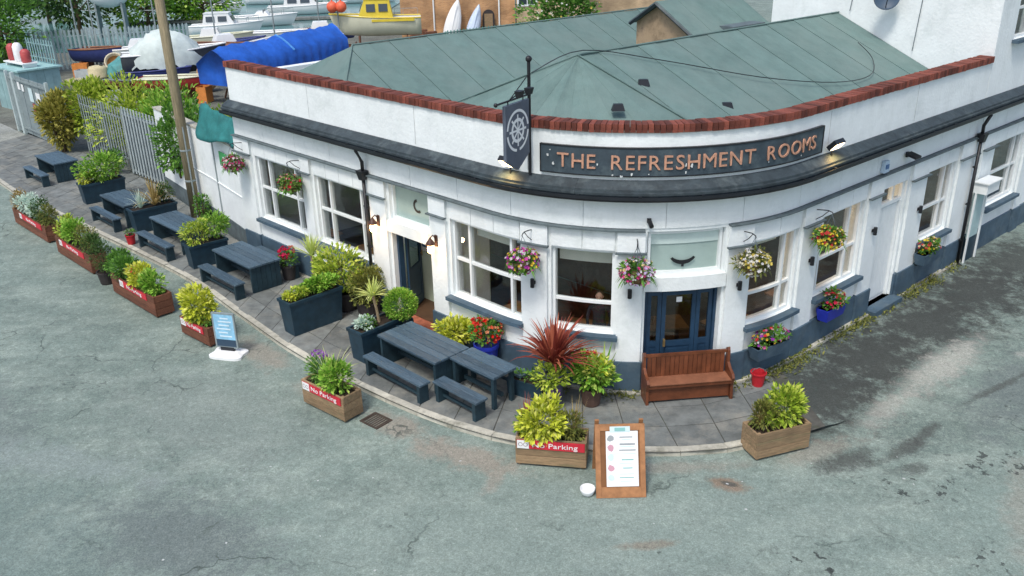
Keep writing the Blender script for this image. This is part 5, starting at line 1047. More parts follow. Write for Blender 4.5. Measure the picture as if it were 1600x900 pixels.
# palisade fence
def palisade(name, label, P0, P1, H, step, m, parent=None, w=.07):
    P0, P1 = Vector(P0), Vector(P1); L = (P1-P0).length; a = math.atan2((P1-P0).y, (P1-P0).x); t = thing(name, label, 'fence', (P0.x, P0.y, 0), a)
    me = MB(); me.add([(-w/2, -.012, .08), (0, -.03, .08), (w/2, -.012, .08), (-w/2, -.012, H-.12), (0, -.03, H-.12), (w/2, -.012, H-.12), (0, -.02, H), (0, .0, .08), (0, 0, H-.12)], [(0, 1, 4, 3), (1, 2, 5, 4), (3, 4, 6), (4, 5, 6), (7, 8, 5, 2), (0, 3, 8, 7), (3, 6, 8), (5, 8, 6)])
    x = step/2; proto = None
    while x < L:
        if proto is None: o = me.build('pale', m, t); proto = o.data
        else: o = link('pale', proto, t)
        o.location = (x, 0, 0); o.rotation_euler = (0, 0, RNG.uniform(-.03, .03)); x += step
    for z_ in (.45, H-.45): MB().box((L/2, .02, z_), (L, .04, .05)).build('rail', m, t)
    x = 0
    while x < L+.1: MB().box((x, .06, H/2-.05), (.09, .07, H-.1)).build('post', m, t); x += 2.4
    return t
palisade('palisade_fence', 'grey galvanised palisade fence beside the bright green bush trough', fac(-26.4, -1.45), fac(-21.6, -1.38), 2.5, .27, galv, w=.11)
gp_ = thing('sheet_gate', 'grey sheet-backed palisade gate between the fence and the white yard wall', 'gate', tuple(f3(-20, -1.3, 0)), fang(-1)); MB().box((0, 0, 1.2), (3.0, .04, 2.3)).build('sheet', mat('gate_grey', (.23, .28, .29), .6, .3, 2), gp_)
for x in (-1.48, 1.48): MB().box((x, -.01, 1.22), (.09, .09, 2.5)).build('post', galv, gp_)
for z_ in (.15, 2.3): MB().box((0, -.04, z_), (2.86, .04, .06)).build('rail', galv, gp_)
for i in range(11): MB().box((-1.33+i*.266, -.078, 1.33), (.10, .025, 2.55)).build('pale', mat('pale_bar', (.36, .42, .43), .55, .2, 3), gp_)
# gates with notices
gt = thing('yard_gates', 'tall grey metal yard gates with notices at far left', 'gate', tuple(f3(-30.6, -.9, 0)), fang(-1)); gm = mat('gate_steel', (.21, .26, .27), .6, .25, 2, dirt=(.18, .22, .22), dirt_scale=2)
for i in range(9): MB().box((-2.2+i*.55, .015*(i % 2), 1.35), (.53, .035, 2.6)).build('sheet', gm, gt)
for x, w_ in ((-2.55, .14), (-1.75, .26), (2.6, .14)): MB().box((x, -.06, 1.4), (w_, .12, 2.8)).build('post', mat('post_pale', (.42, .50, .50), .6, .15), gt)
for z_ in (.3, 2.5): MB().box((0, -.05, z_), (4.9, .05, .08)).build('rail', gm, gt)
for x, z_, w_, h_, mm in ((-1.2, 2.25, .3, .35, white_sign), (-.7, 2.2, .25, .3, white_sign), (.25, 2.0, .45, .6, pale_print), (.4, 1.45, .4, .35, mat('notice_red', (.35, .08, .08), .5, .2)), (1.15, 1.95, .5, .45, white_sign), (1.1, 1.3, .6, .12, teal_print)): MB().box((x, -.035, z_), (w_, .02, h_)).build('notice', mm, gt)
# hedges
def bush(name, label, loc, r, n, L, W, m, seed, cat='bush', grp=None, clumps=12):
    t = thing(name, label, cat, loc, 0, grp); rg = random.Random(seed); cloud(rg, int(n*2.2), (0, 0, r[2]), r, L, W*1.1, clumps=clumps, shell=.3).build('crown', m, t)
    mb = MB()
    for k in range(5): a = k*1.256+.3; mb.tube([(.05*math.cos(a), .05*math.sin(a), -.05), (r[0]*.35*math.cos(a), r[1]*.35*math.sin(a), r[2]*.8), (r[0]*.6*math.cos(a), r[1]*.6*math.sin(a), r[2]*1.3)], [.05, .03, .012], 5)
    mb.build('trunk', MATS['twig'], t); return t
bush('hedge_bush', 'tall yellow-brown hedge bush between the gates and the palisade', tuple(f3(-27.2, -.75, 0)), (.75, .85, 1.35), 1500, .20, .09, lf_gold, 61)
bush('hedge_bush', 'lime green bush spilling over the gate end of the palisade', tuple(f3(-26.8, -2.0, .6)), (1.1, 1.0, 1.15), 1100, .22, .10, lf_lime, 62)
for i, (s_, d_, z_, r_, m_, lab) in enumerate(((-23.6, -2.4, .9, (1.7, .9, .95), lf_lime, 'lime hedge clump behind the middle of the palisade'), (-20.4, -2.5, .9, (1.5, .9, .95), lf_bright, 'bright green hedge clump behind the sheet gate'), (-17.6, -2.2, .5, (1.1, .9, 1.15), lf_green, 'dark green hedge clump left of the telegraph pole'), (-15.0, -2.2, .8, (1.3, 1.0, 1.15), lf_lime, 'lime hedge clump right of the telegraph pole'), (-12.6, -2.3, 1.0, (1.4, 1.0, 1.1), lf_lime, 'yellow-green hedge clump behind the teal netting'), (-10.9, -1.9, 1.3, (.7, .8, 1.1), lf_olive, 'olive hedge clump against the end of the pub'))):
    bush('hedge_bush', lab, tuple(f3(s_, d_-.15, z_-.75)), (r_[0]*1.15, r_[1]*1.0, r_[2]+.55), 1700, .20, .09, m_, 70+i)
bush('creeper', 'dark ivy hanging over the white wall behind the telegraph pole', tuple(f3(-16.4, -.95, .9)), (.8, .5, 1.15), 800, .17, .10, lf_green, 81, 'ivy')
bush('creeper', 'small dark climbing plant at the foot of the telegraph pole', tuple(f3(-13.9, -.3, 0)), (.28, .28, .5), 200, .12, .05, lf_green, 82, 'plant')
tf = MB(); q = random.Random(3)
bush('hedge_bush', 'small dark shrub between the palisade and the bright bush trough', tuple(f3(-21.9, -.75, 0)), (.45, .4, .5), 260, .12, .06, lf_green, 83)

# ================================================================== BOATYARD
def boat(t, L, Bm, H, hull_m, deck_m, z0=0, bow=1, name='hull', stripe=None, sheer=.25):
    NS, NP = 14, 8; vs = []; fs = []
    def half(t_): return Bm/2*(1-.18*(1-t_)**2)*(1-max(0, (t_-.45)/.55)**2.2)
    rows = []
    for i in range(NS+1):
        u = i/NS; b = max(.02, half(u)); top = H*(1+sheer*u*u); keel = z0+H*.18*max(0, u-.6)**1.2*4*.6; r_ = []
        for j in range(NP+1): v = j/NP; r_.append((L*(u-.5)+(.10*L*(v-.5) if u > .9 else 0)*0+u**3*.12*L*v, b*(math.sin(v*math.pi/2)**.55), keel+(z0+top-keel)*v**1.4))
        rows.append(r_)
    for side in (-1, 1):
        o = len(vs)
        for r_ in rows: vs += [(x, side*y, z) for x, y, z in r_]
        for i in range(NS):
            for j in range(NP): a = o+i*(NP+1)+j; q_ = (a, a+NP+1, a+NP+2, a+1); fs.append(q_ if side < 0 else q_[::-1])
    n1 = (NS+1)*(NP+1); fs.append(tuple([j for j in range(NP+1)]+[n1+j for j in range(NP, -1, -1)]))
    mb = MB().add(vs, fs); h = mb.build(name, hull_m, t, smooth=True)
    mb = MB(); vs = []; fs = []
    for i, r_ in enumerate(rows): x, y, z = r_[-1]; vs += [(x, -y*.96, z-.06), (x, y*.96, z-.06)]
    for i in range(NS): fs.append((2*i, 2*i+2, 2*i+3, 2*i+1))
    mb.add(vs, fs).build('deck', deck_m, h)
    mb = MB()
    for side in (-1, 1): mb.tube([(r_[-1][0], side*r_[-1][1], r_[-1][2]) for r_ in rows], .045, 6)
    mb.build('gunwale', stripe or deck_m, h); return h
gel = mat('gelcoat_white', (.76, .78, .78), .3, .06, 1); dkglass = mat('boat_window', (.03, .045, .055), .15, .1, spec=.8); yel = mat('hull_yellow', (.66, .52, .05), .35, .1, 2); cream_h = mat('hull_cream', (.62, .63, .48), .4, .08, 1)
def cabin(t, x, L, W, z, H, m=gel, taper=.75, wins=2):
    mb = MB(); q_ = [(-1, -1), (1, -1), (1, 1), (-1, 1)]
    mb.hexa([(x+a*L/2, b*W/2, z) for a, b in q_]+[(x+(a*L/2*taper-.06*L), b*W/2*.86, z+H) for a, b in q_]); c = mb.build('cabin', m, t)
    MB().box((x-.06*L, 0, z+H+.02), (L*taper+.12, W*.9, .05)).build('cabin_roof', m, c)
    for side in (-1, 1):
        for k in range(wins): w_ = L*taper/wins*.72; xx = x-.06*L+(k-(wins-1)/2)*L*taper/wins; MB().box((xx, side*(W/2*.935+.01), z+H*.58), (w_, .03, H*.42), M=Matrix.Rotation(side*.12*W/H, 3, 'X')).build('window', dkglass, c)
    MB().box((x+L/2*(1+taper)/2-.03*L+.015, 0, z+H*.58), (.03, W*.72, H*.45), M=Matrix.Rotation(-math.atan2(L/2*(1-taper)+.06*L, H), 3, 'Y')).build('windscreen', dkglass, c); return c
def rail(t, pts, h, m): 
    mb = MB(); mb.tube([(x, y, z+h) for x, y, z in pts], .018, 5)
    for x, y, z in pts: mb.tube([(x, y, z), (x, y, z+h)], .014, 5)
    return mb.build('guard_rail', m, t)
# blue tarpaulin boat
bt = thing('tarped_boat', 'long boat under a bright blue tarpaulin behind the pub', 'boat', (-12.75, 50.4, 0), R(60))
boat(bt, 9.0, 2.1, 1.3, gel, gel, .75); bluet = mat('blue_tarp', (.016, .10, .46), .5, .3, 1.2, 1.0, 5)
NX, NY = 70, 10; vs = []; fs = []; q = random.Random(12); prof = [(-1.22, 1.0), (-1.22, 1.5), (-1.20, 2.05), (-.8, 2.35), (-.4, 2.62), (0, 2.82), (.4, 2.62), (.8, 2.35), (1.20, 2.05), (1.22, 1.5), (1.22, 1.0)]
for i in range(NX+1):
    u = i/NX; x = -4.9+9.6*u
    for j, (y, z) in enumerate(prof):
        sag = .10*math.sin(u*math.pi*4)*(.5 if 2 <= j <= 8 else .2)+q.uniform(-.02, .02)+.03*math.sin(u*61+j*.8); k = 1-.12*max(0, u-.75)*4
        vs.append((x+(.03*q.random()), y*k+.05*math.sin(u*17+j)+(.05*math.sin(u*88+j*.5) if j in (0, 1, 9, 10) else 0), z+sag+(.12*math.sin(u*23) if j in (0, 10) else 0)+.25*u))
NPF = len(prof)
for i in range(NX):
    for j in range(NPF-1): a = i*NPF+j; fs.append((a, a+NPF, a+NPF+1, a+1))
fs += [tuple(range(NPF-1, -1, -1)), tuple(NX*NPF+j for j in range(NPF))]
MB().add(vs, fs).build('tarpaulin', bluet, bt, smooth=True); mb = MB()
for i in (35,): mb.tube([Vector(vs[i*NPF+j])+Vector((0, 0, .03)) for j in range(2, NPF-2)], .05, 5)
mb.build('tie_rope', mat('rope_blue', (.08, .28, .62), .8, .2), bt)
for x in (-3.2, 0, 3.0):
    for sy_ in (-1, 1): MB().tube([(x, sy_*1.3, -.05), (x, sy_*.7, 1.2)], .05, 6).build('prop', mat('prop_rust', (.16, .07, .04), .8, .3), bt)
# grey covered boat
gb = thing('covered_boat', 'small boat under a crumpled pale grey cover behind the telegraph pole', 'boat', (-19.6, 52.2, 0), R(20))
boat(gb, 5.2, 2.2, 1.25, mat('hull_dark', (.05, .06, .07), .5, .2), gel, .7); NX, NY = 18, 14; vs = []; fs = []; q = random.Random(5)
for i in range(NX+1):
    u = i/NX; x = -2.1+3.9*u; hb = 1.3*math.sin(math.pi*min(1, .12+u*.80))**.5
    for j in range(NY+1): v = j/NY*math.pi; vs.append((x+q.uniform(-.06, .06), hb*math.cos(v)*1.02+q.uniform(-.05, .05), 1.25+(1.55+.45*math.sin(u*3.0))*hb/1.3*math.sin(v)**.6+q.uniform(-.15, .13)))
for i in range(NX):
    for j in range(NY): a = i*(NY+1)+j; fs.append((a, a+1, a+NY+2, a+NY+1))
fs += [tuple(range(NY, -1, -1)), tuple(NX*(NY+1)+j for j in range(NY+1))]
MB().add(vs, fs).build('cover', mat('cover_grey', (.52, .60, .58), .7, .15, 2, .9, 4), gb, smooth=True)
for x in (-1.5, 1.4):
    for sy_ in (-1, 1): MB().tube([(x, sy_*1.1, -.05), (x, sy_*.6, 1.1)], .05, 6).build('prop', MATS['prop_rust'], gb)
# yellow and cream motor boat on a trailer
yb = thing('motor_boat', 'yellow and cream motor boat on a trailer before the brick warehouse', 'boat', (-8.7, 63.0, 0), R(186)); h = boat(yb, 5.6, 2.2, 1.25, cream_h, gel, 1.25, stripe=yel)
MB().box((-.9, -1.02, 2.38), (2.9, .06, .16)).build('hull_stripe', yel, h); MB().box((-.9, 1.02, 2.38), (2.9, .06, .16)).build('hull_stripe', yel, h); cabin(yb, .3, 2.4, 1.7, 2.5, 1.2, yel, .7, 2); rail(yb, [(-2.6, -.9, 2.45), (-1.6, -.95, 2.45), (-1.0, -.95, 2.45)], .5, galv)
for x in (-.9, .3):
    for sy_ in (-1, 1): o = MB().lathe((0, 0, -.09), [(.30, 0), (.33, .03), (.33, .15), (.30, .18)], 18).build('wheel', gutter_m, yb); o.matrix_local = Matrix.Translation((x, sy_*.95, .30)) @ Matrix.Rotation(R(90), 4, 'X')
mb = MB(); mb.box((0, -.5, .65), (5, .1, .12)); mb.box((0, .5, .65), (5, .1, .12)); mb.box((-.3, 0, .45), (.1, 1.8, .1)); mb.box((1.8, 0, .8), (.1, 1.2, .1)); mb.box((-2, 0, .8), (.1, 1.2, .1)); mb.build('trailer_frame', MATS['prop_rust'], yb)
for x in (1.5, -1.8):
    for sy_ in (-1, 1): MB().box((x, sy_*.5, 1.0), (.1, .1, .7)).build('cradle', MATS['prop_rust'], yb)
orange = mat('buoy_orange', (.72, .13, .06), .5, .12)
for dx, lab in ((-11.75, 'left of the two orange round buoys hung at the yellow boat stern'), (-11.15, 'right of the two orange round buoys hung at the yellow boat stern')):
    t = thing('buoy', lab, 'buoy', (dx, 62.0, 2.95), 0, 'orange buoys by the yellow boat'); MB().ball((0, 0, .38), .38, 16, 10).build('float', orange, t, smooth=True); MB().tube([(0, 0, .75), (0, 0, .9)], .06, 8).build('eye', orange, t)
t = thing('buoy_stand', 'thin grey post carrying the orange buoys', 'post', (-11.45, 62.2, 0)); MB().tube([(0, 0, -.05), (0, 0, 4.2)], .05, 6).build('post', galv, t); MB().tube([(-.5, 0, 3.95), (.5, 0, 3.95)], .04, 6).build('arm', galv, t)
# moored cruisers
for x, y, rz, L, lab, cw in ((-23.8, 76.5, 8, 5.4, 'white cabin cruiser with dark side windows moored left of the blue tarpaulin', 1), (-22.3, 82.5, 4, 5.6, 'low open white motor boat moored between the two cabin cruisers', 0), (-20.3, 92, 10, 7.0, 'larger white cruiser moored beyond the blue tarpaulin', 1), (-30.5, 95, -12, 6, 'white cruiser moored farthest left under the trees', 1), (-16.0, 103, 5, 7, 'distant white cruiser moored farthest right in the harbour', 1), (-25.5, 104, 0, 7.5, 'distant long white cruiser moored at the back of the harbour', 1)):
    t = thing('cruiser', lab, 'boat', (x, y, -.15), R(rz), 'white boats moored in the harbour'); boat(t, L, 2.2, .95, gel, gel, 0)
    if cw: cabin(t, -.2, L*.5, 1.7, .9, 1.0, gel, .72, 2)
    else: MB().taper((.3, 0, .9), 1.6, 1.3, .5, .8, 1.0).build('console', gel, t); MB().box((.5, 0, 1.35), (.05, 1.1, .4)).build('windscreen', dkglass, t)
    rail(t, [(L*.2, -.85, .95), (L*.38, -.6, 1.05), (L*.55, 0, 1.15), (L*.38, .6, 1.05), (L*.2, .85, .95)], .45, galv)
t = thing('pontoon', 'grey timber pontoon behind the moored boats', 'pontoon', (-22, 86.6, 0), R(3)); 
for i in range(20): MB().box((-14+i*1.4, 0, .12), (1.38, 1.2, .2)).build('deck_board', slab_m, t)
# small boats and yard clutter
t = thing('dinghy', 'red hulled dinghy with cream deck just behind the hedge', 'boat', (-18.3, 48.3, .1), R(-8)); boat(t, 3.8, 1.5, .7, mat('hull_red', (.30, .03, .03), .5, .2), cream_h, .3); MB().box((-.4, 0, .85), (.3, 1.2, .05)).build('thwart', cream_h, t)
for x in (-1, 1): MB().box((x, 0, .12), (.12, 1.2, .35)).build('chock', MATS['prop_rust'], t)
t = thing('dinghy', 'navy covered dinghy behind the red hulled dinghy', 'boat', (-20.3, 51.0, .1), R(5)); boat(t, 3.6, 1.4, .65, mat('hull_navy', (.03, .045, .16), .5, .2), mat('cover_navy', (.035, .05, .20), .6, .25), .35)
for x in (-1, 1): MB().box((x, 0, .15), (.12, 1.2, .4)).build('chock', MATS['prop_rust'], t)
t = thing('wooden_boat', 'small grey and brown open boat right of the telegraph pole', 'boat', (-17.2, 55.0, .2), R(190)); boat(t, 3.6, 1.7, 1.0, mat('hull_grey', (.48, .54, .54), .5, .15), mat('deck_brown', (.24, .11, .06), .7, .3), .7); MB().box((.5, 0, 1.5), (.8, .9, .5)).build('engine_box', MATS['prop_rust'], t)
for x in (-1, 1): MB().box((x, 0, .3), (.12, 1.2, .8)).build('chock', MATS['prop_rust'], t)
t = thing('tarp_heap', 'teal tarpaulin heap in the boatyard left of the grey covered boat', 'tarpaulin', (-22.6, 53.6, 0)); q = random.Random(15); mb = MB().ball((0, 0, .3), (1.5, 1.2, 1.25), 18, 10); mb.v = [(x+q.uniform(-.1, .1), y+q.uniform(-.1, .1), max(-.05, z+q.uniform(-.1, .12))) for x, y, z in mb.v]; mb.build('tarpaulin', mat('tarp_teal', (.07, .25, .25), .6, .25, 2), t); MB().tube([(-1.4, -.5, .05), (0, -.9, 1.15), (1.4, -.4, .1)], .03, 5).build('tie_rope', cream_h, t)
t = thing('storage_drum', 'cream plastic drum lying among the boatyard clutter', 'drum', (-24.3, 53.0, .05)); MB().lathe((0, 0, 0), [(.48, 0), (.56, .05), (.56, .4), (.60, .45), (.56, .5), (.56, .9), (.45, 1.05), (.2, 1.1)], 18).build('body', mat('drum_cream', (.52, .46, .28), .6, .2), t, smooth=True); MB().lathe((.25, 0, 1.06), [(.1, 0), (.1, .08)], 10).build('cap', potdk, t)
t = thing('open_barrel', 'open cream barrel with rusty inside at the boatyard back fence', 'barrel', (-24.9, 57.0, .6)); o = MB().lathe((0, 0, -.5), [(.58, 0), (.64, .5), (.60, 1.0), (.52, 1.0), (.50, .3), (0, .25)], 18, cap=False).build('body', mat('barrel_cream', (.55, .50, .36), .6, .2), t, smooth=True); o.rotation_euler = (R(62), 0, R(15)); o2 = MB().lathe((0, 0, .12), [(.51, 0), (.51, .03)], 18).build('rusty_filling', mat('rust_fill', (.42, .20, .06), .8, .3), o)
for i, (x, y, rz, lab) in enumerate(((-23.3, 50.6, 20, 'dark stack of planks behind the lime hedge, left of the others'), (-21.7, 49.6, -15, 'dark stack of planks behind the lime hedge, nearest the telegraph pole'), (-25.6, 51.6, 35, 'dark stack of planks nearest the pale blue shed'))):
    t = thing('plank_stack', lab, 'planks', (x, y, .0), R(rz), 'plank stacks in the boatyard')
    for k in range(8): MB().box((RNG.uniform(-.2, .2), -.45+.3*(k % 4), .25+.16*(k//4)+.35*(i == 1)), (2.6, .22, .1), rz=RNG.uniform(-.12, .12)).build('plank', (wood_rd, potdk, galv, slab_m)[k % 4], t)
    for x_ in (-.8, .8): MB().box((x_, 0, .1+.17*(i == 1)), (.12, 1.2, .2+.35*(i == 1))).build('bearer', potdk, t)
t = thing('sack', 'tan bulging sack right of the telegraph pole in the boatyard', 'sack', (-17.0, 50.3, 0)); mb = MB().ball((0, 0, .75), (.55, .5, .8), 14, 10); q = random.Random(2); mb.v = [(x+q.uniform(-.06, .06), y+q.uniform(-.06, .06), max(0, z+q.uniform(-.06, .06))) for x, y, z in mb.v]; mb.build('body', mat('sack_tan', (.50, .31, .16), .9, .2), t); MB().tube([(0, 0, 1.45), (.05, 0, 1.7)], [.16, .22], 8).build('neck', MATS['sack_tan'], t)
t = thing('dome_cover', 'cream rounded cover lying behind the lime hedge', 'cover', (-23.7, 48.6, .3)); mb = MB().lathe((0, 0, 0), [(1.15, 0), (1.1, .3), (.85, .6), (.45, .8), (0, .86)], 18, cap=False); mb.build('shell', MATS['drum_cream'], t, smooth=True); MB().lathe((0, 0, -.35), [(1.1, 0), (1.18, .34)], 18).build('base_ring', potdk, t)
# pale blue shed with bottles on its roof
shd = thing('blue_shed', 'pale blue metal shed behind the yard gates', 'shed', (-25.3, 47.0, 0), R(-40)); sb = mat('shed_blue', (.24, .38, .39), .6, .2, 2)
for i in range(8): MB().box((-1.4+i*.4, -1.0, 1.0), (.39, .05+.02*(i % 2), 2.1)).build('sheet', sb, shd)
for i in range(5): MB().box((1.6, -.8+i*.4, 1.0), (.05+.02*(i % 2), .39, 2.1)).build('sheet', sb, shd)
MB().box((0, 0, 2.1), (3.5, 2.3, .08)).build('roof', mat('shed_roof', (.30, .50, .50), .6, .2), shd); mb = MB(); mb.box((-1.58, 0, 1), (.05, 2, 2.1)); mb.box((0, 1.0, 1), (3.1, .05, 2.1)); mb.build('rear_sheets', sb, shd)
for i in range(11): MB().box((-1.5+i*.3, .95, 2.75), (.09, .03, 1.2)).build('roof_pale', sb, shd)
for z_ in (2.4, 3.1): MB().box((0, .97, z_), (3.2, .03, .05)).build('roof_rail', sb, shd)
cn, sn = math.cos(R(-40)), math.sin(R(-40))
def onshed(x, y): return (-25.3+x*cn-y*sn, 47.0+x*sn+y*cn)
t = thing('shelf', 'white shelf on the roof of the pale blue shed', 'shelf', (*onshed(.1, -.2), 2.145), R(-40)); MB().box((0, 0, .20), (2.3, .8, .06)).build('top', white_sign, t)
for x in (-1.0, 1.0): MB().box((x, 0, .085), (.08, .7, .17)).build('leg', white_sign, t)
for x, mm, hh_, lab in ((-.8, mat('bottle_red', (.42, .07, .07), .5, .15), .95, 'large red gas bottle on the shed shelf'), (-.05, white_sign, 1.05, 'white gas bottle in the middle of the shed shelf'), (.75, MATS['bottle_red'], .75, 'smaller red gas bottle at the right end of the shed shelf')):
    t = thing('gas_bottle', lab, 'gas bottle', (*onshed(.1+x, -.2), 2.38), 0, 'gas bottles on the shed roof'); MB().lathe((0, 0, 0), [(.20, 0), (.24, .05), (.24, hh_*.7), (.16, hh_*.85), (.06, hh_*.9)], 14).build('body', mm, t, smooth=True); MB().tube([(0, 0, hh_*.9), (0, 0, hh_)], .06, 8).build('valve', black, t)
palisade('back_fence', 'long pale palisade fence across the back of the boatyard', (-33.0, 57.5), (-21.5, 61.5), 2.6, .26, mat('fence_pale', (.28, .37, .38), .6, .2, 2), w=.13)
# warehouse
bk1 = brick_mat('warehouse_brick', (.40, .20, .085), (.52, .28, .12), (.42, .33, .22)); wh = thing('warehouse', 'orange brick warehouse behind the yellow boat', 'building', (-3, 70, 0))
mb = MB(); mb.box((-3.6, 71.5, 4.4), (8.6, 6, 9)); mb.build('wall', bk1, wh, world=True); mb = MB(); mb.box((3.3, 70.9, 4.4), (5.0, 6, 9)); mb.build('side_wall', brick_mat('warehouse_brick_pale', (.42, .30, .18), (.50, .37, .22), (.45, .38, .28)), wh, world=True)
MB().box((-1.5, 71.5, 8.98), (14.8, 6.4, .2)).build('roof', slate, wh, world=True)
for x, z_ in ((1.6, 3.7), (1.6, 6.6)): o = MB().box((x, 67.87, z_), (1.5, .12, 2.3)).build('window', white_paint, wh, world=True); [MB().box((x+a*.33, 67.80, z_+b*.53), (.58, .03, .95)).build('pane', dkglass, o) for a in (-1, 1) for b in (-1, 1)]
for x in (-5.4, -.5): MB().tube([(x, 68.42, 0), (x, 68.42, 8.9)], .06, 8).build('downpipe', white_paint, wh, world=True)
for x, L, lean, mm, lab, rx in ((-4.3, 3.3, 14, gel, 'white upturned dinghy leaning on the brick warehouse', .62), (-2.75, 2.9, 16, mat('hull_blue_white', (.50, .60, .74), .4, .1), 'pale blue upturned dinghy leaning right of the white one', .5)):
    t = thing('upturned_dinghy', lab, 'boat', (x, 67.3, 0), 0, 'dinghies leaning on the warehouse'); NS = 14; vs = []; fs = []
    for i in range(NS+1):
        u = i/NS; b = rx*max(.04, (math.sin(math.pi*min(1, .25+u*.75))))**.7; 
        for j in range(9): v = math.pi*j/8; vs.append((b*math.cos(v), -.42*math.sin(v)*(.3+.7*b/rx), L*u))
    for i in range(NS):
        for j in range(8): a = i*9+j; fs.append((a, a+1, a+10, a+9))
    fs.append(tuple(range(8, -1, -1)))
    for i in range(NS): fs.append((i*9, i*9+9, i*9+17, i*9+8))
    o = MB().add(vs, fs).build('hull', mm, t, smooth=False); o.rotation_euler = (R(-12), R(lean), 0); MB().box((0, -.43, L*.5), (.05, .04, L*.8)).build('keel', mm, o)
t = thing('wooden_hatch', 'round-topped wooden hatch leaning on the warehouse right of the dinghies', 'hatch', (-1.3, 68.1, 0)); pl = [(-.45, 0), (.45, 0), (.45, 1.9)]+[(.45*math.cos(a), 1.9+.45*math.sin(a)) for a in [R(20*k) for k in range(1, 9)]]+[(-.45, 1.9)]; n_ = len(pl); mb = MB().add([(x, 0, z) for x, z in pl]+[(x, .08, z) for x, z in pl], [tuple(range(n_)), tuple(range(2*n_-1, n_-1, -1))]+[(i, n_+i, n_+(i+1) % n_, (i+1) % n_) for i in range(n_)]); o = mb.build('frame', potdk, t); MB().box((0, -.02, 1.1), (.62, .05, 1.9)).build('panel', wood_pl, o)
for i, (x, y, lab) in enumerate(((-6.4, 67.0, 'rusty engine block beside the yellow boat bow'), (-5.6, 65.6, 'rusty engine block nearest the leaning dinghies'))):
    t = thing('engine_block', lab, 'engine', (x, y, 0), R(30*i), 'rusty engines by the warehouse'); rm = MATS['prop_rust']; MB().box((0, 0, .5), (1.2, .7, .9)).build('block', rm, t); MB().box((.1, 0, 1.05), (.9, .45, .2)).build('head', rm, t); o = MB().lathe((0, 0, 0), [(.32, 0), (.34, .04), (.34, .1), (.3, .12)], 14).build('flywheel', rm, t); o.matrix_local = Matrix.Translation((-.6, 0, .55)) @ Matrix.Rotation(R(-90), 4, 'Y')
palisade('green_fence', 'green palisade fence between the pub roof and the brick warehouse', (-3.8, 57.0), (2.6, 61.5), 2.25, .24, mat('fence_green', (.06, .30, .22), .6, .2, 2), w=.13)
t = thing('brick_house', 'pale brown brick house beyond the rear gable', 'building', (9, 78, 0)); MB().box((0, 3, 4.5), (14, 8, 9)).build('wall', MATS['warehouse_brick_pale'], t)
for x in (-4, -1, 2, 5): o = MB().box((x, -1.03, 5.2), (1.1, .1, 1.5)).build('window', white_paint, t); MB().box((x, -1.09, 5.2), (.9, .03, 1.3)).build('pane', dkglass, o)
MB().add([(-7.3, -1.4, 9), (7.3, -1.4, 9), (7.3, 7.4, 9), (-7.3, 7.4, 9), (-7.3, 3, 12), (7.3, 3, 12)], [(0, 1, 5, 4), (2, 3, 4, 5), (1, 2, 5), (3, 0, 4)]).build('roof', slate, t)
# trees
def tree(x, y, r, zc, n, m, label, seed, L=.35, W=.2, th=.2):
    rg = random.Random(seed); t = thing('tree', label, 'tree', (x, y, 0)); cloud(rg, n, (0, 0, zc), r, L, W, clumps=16, lump=.45, shell=.35).build('crown', m, t)
    mb = MB(); mb.tube([(0, 0, -.1), (.1, 0, zc*.45), (0, .1, zc)], [th, th*.75, th*.4], 9)
    for k in range(7): a = k*.9+rg.random(); e = .65; mb.tube([(0, 0, zc*(.45+.06*k)), (r[0]*e*.5*math.cos(a), r[1]*e*.5*math.sin(a), zc*.8), (r[0]*e*math.cos(a), r[1]*e*math.sin(a), zc+r[2]*.35*math.sin(k*2))], [th*.4, th*.25, th*.08], 6)
    mb.build('trunk', MATS['twig'], t)
tree(3.4, 53.5, (2.3, 2.2, 2.4), 3.4, 4200, lf_green, 'leafy green tree behind the middle of the pub roof', 101, .30, .19)
blossoms(random.Random(5), 160, (0, 0, 3.4), (2.2, 2.1, 2.3), .14).build('blossom', fl_white, bpy.data.objects['tree'])
tree(-31.5, 56.5, (2.6, 2.6, 3.6), 3.4, 4200, lf_green, 'dark leafy tree at the far left edge beside the pale blue shed', 102, .32, .2)
tree(-39.5, 68, (4, 3.6, 4.2), 4.4, 4200, lf_green, 'broad dark tree at the top left corner', 103, .42, .26)
tree(-37.5, 80, (4.2, 3.6, 3.6), 3.6, 3600, lf_dark, 'dark tree behind the back fence near the top left', 104, .45, .28)
tree(-33, 84, (3.6, 3.2, 2.4), 2.2, 3000, lf_bright, 'bright green low tree behind the back fence', 105, .42, .26)
tree(-29.2, 88, (4.6, 3.4, 2.2), 2.0, 3400, lf_bright, 'bright green tree left of the telegraph pole top', 106, .45, .28)
tree(-45, 90, (5, 4, 5), 5, 3600, lf_green, 'far green tree beyond the dark corner tree', 107, .5, .32)
tree(-24.5, 112, (5, 4, 3), 2.6, 3000, lf_green, 'green tree on the far bank behind the harbour', 108, .5, .32)
t = thing('wrapped_boat', 'white shrink-wrapped boat among the trees at the back', 'boat', (-33.2, 77.0, 2.2), R(10)); mb = MB().ball((0, 0, 1.2), (1.7, 1.1, 1.1), 18, 10); mb.build('wrap', gel, t, smooth=True)
for x in (-1.3, 1.3): MB().box((x*.8, 0, -.85), (.15, 1.2, 2.7)).build('cradle', galv, t)
t = thing('lamp_post', 'thin pale post before the trees at the top left', 'post', (-36.0, 62.5, 0)); MB().tube([(0, 0, 0), (0, 0, 7.5)], [.09, .06], 8).build('post', galv, t); MB().lathe((0, 0, 0), [(.16, 0), (.16, .5), (.1, .6)], 10).build('base', galv, t)
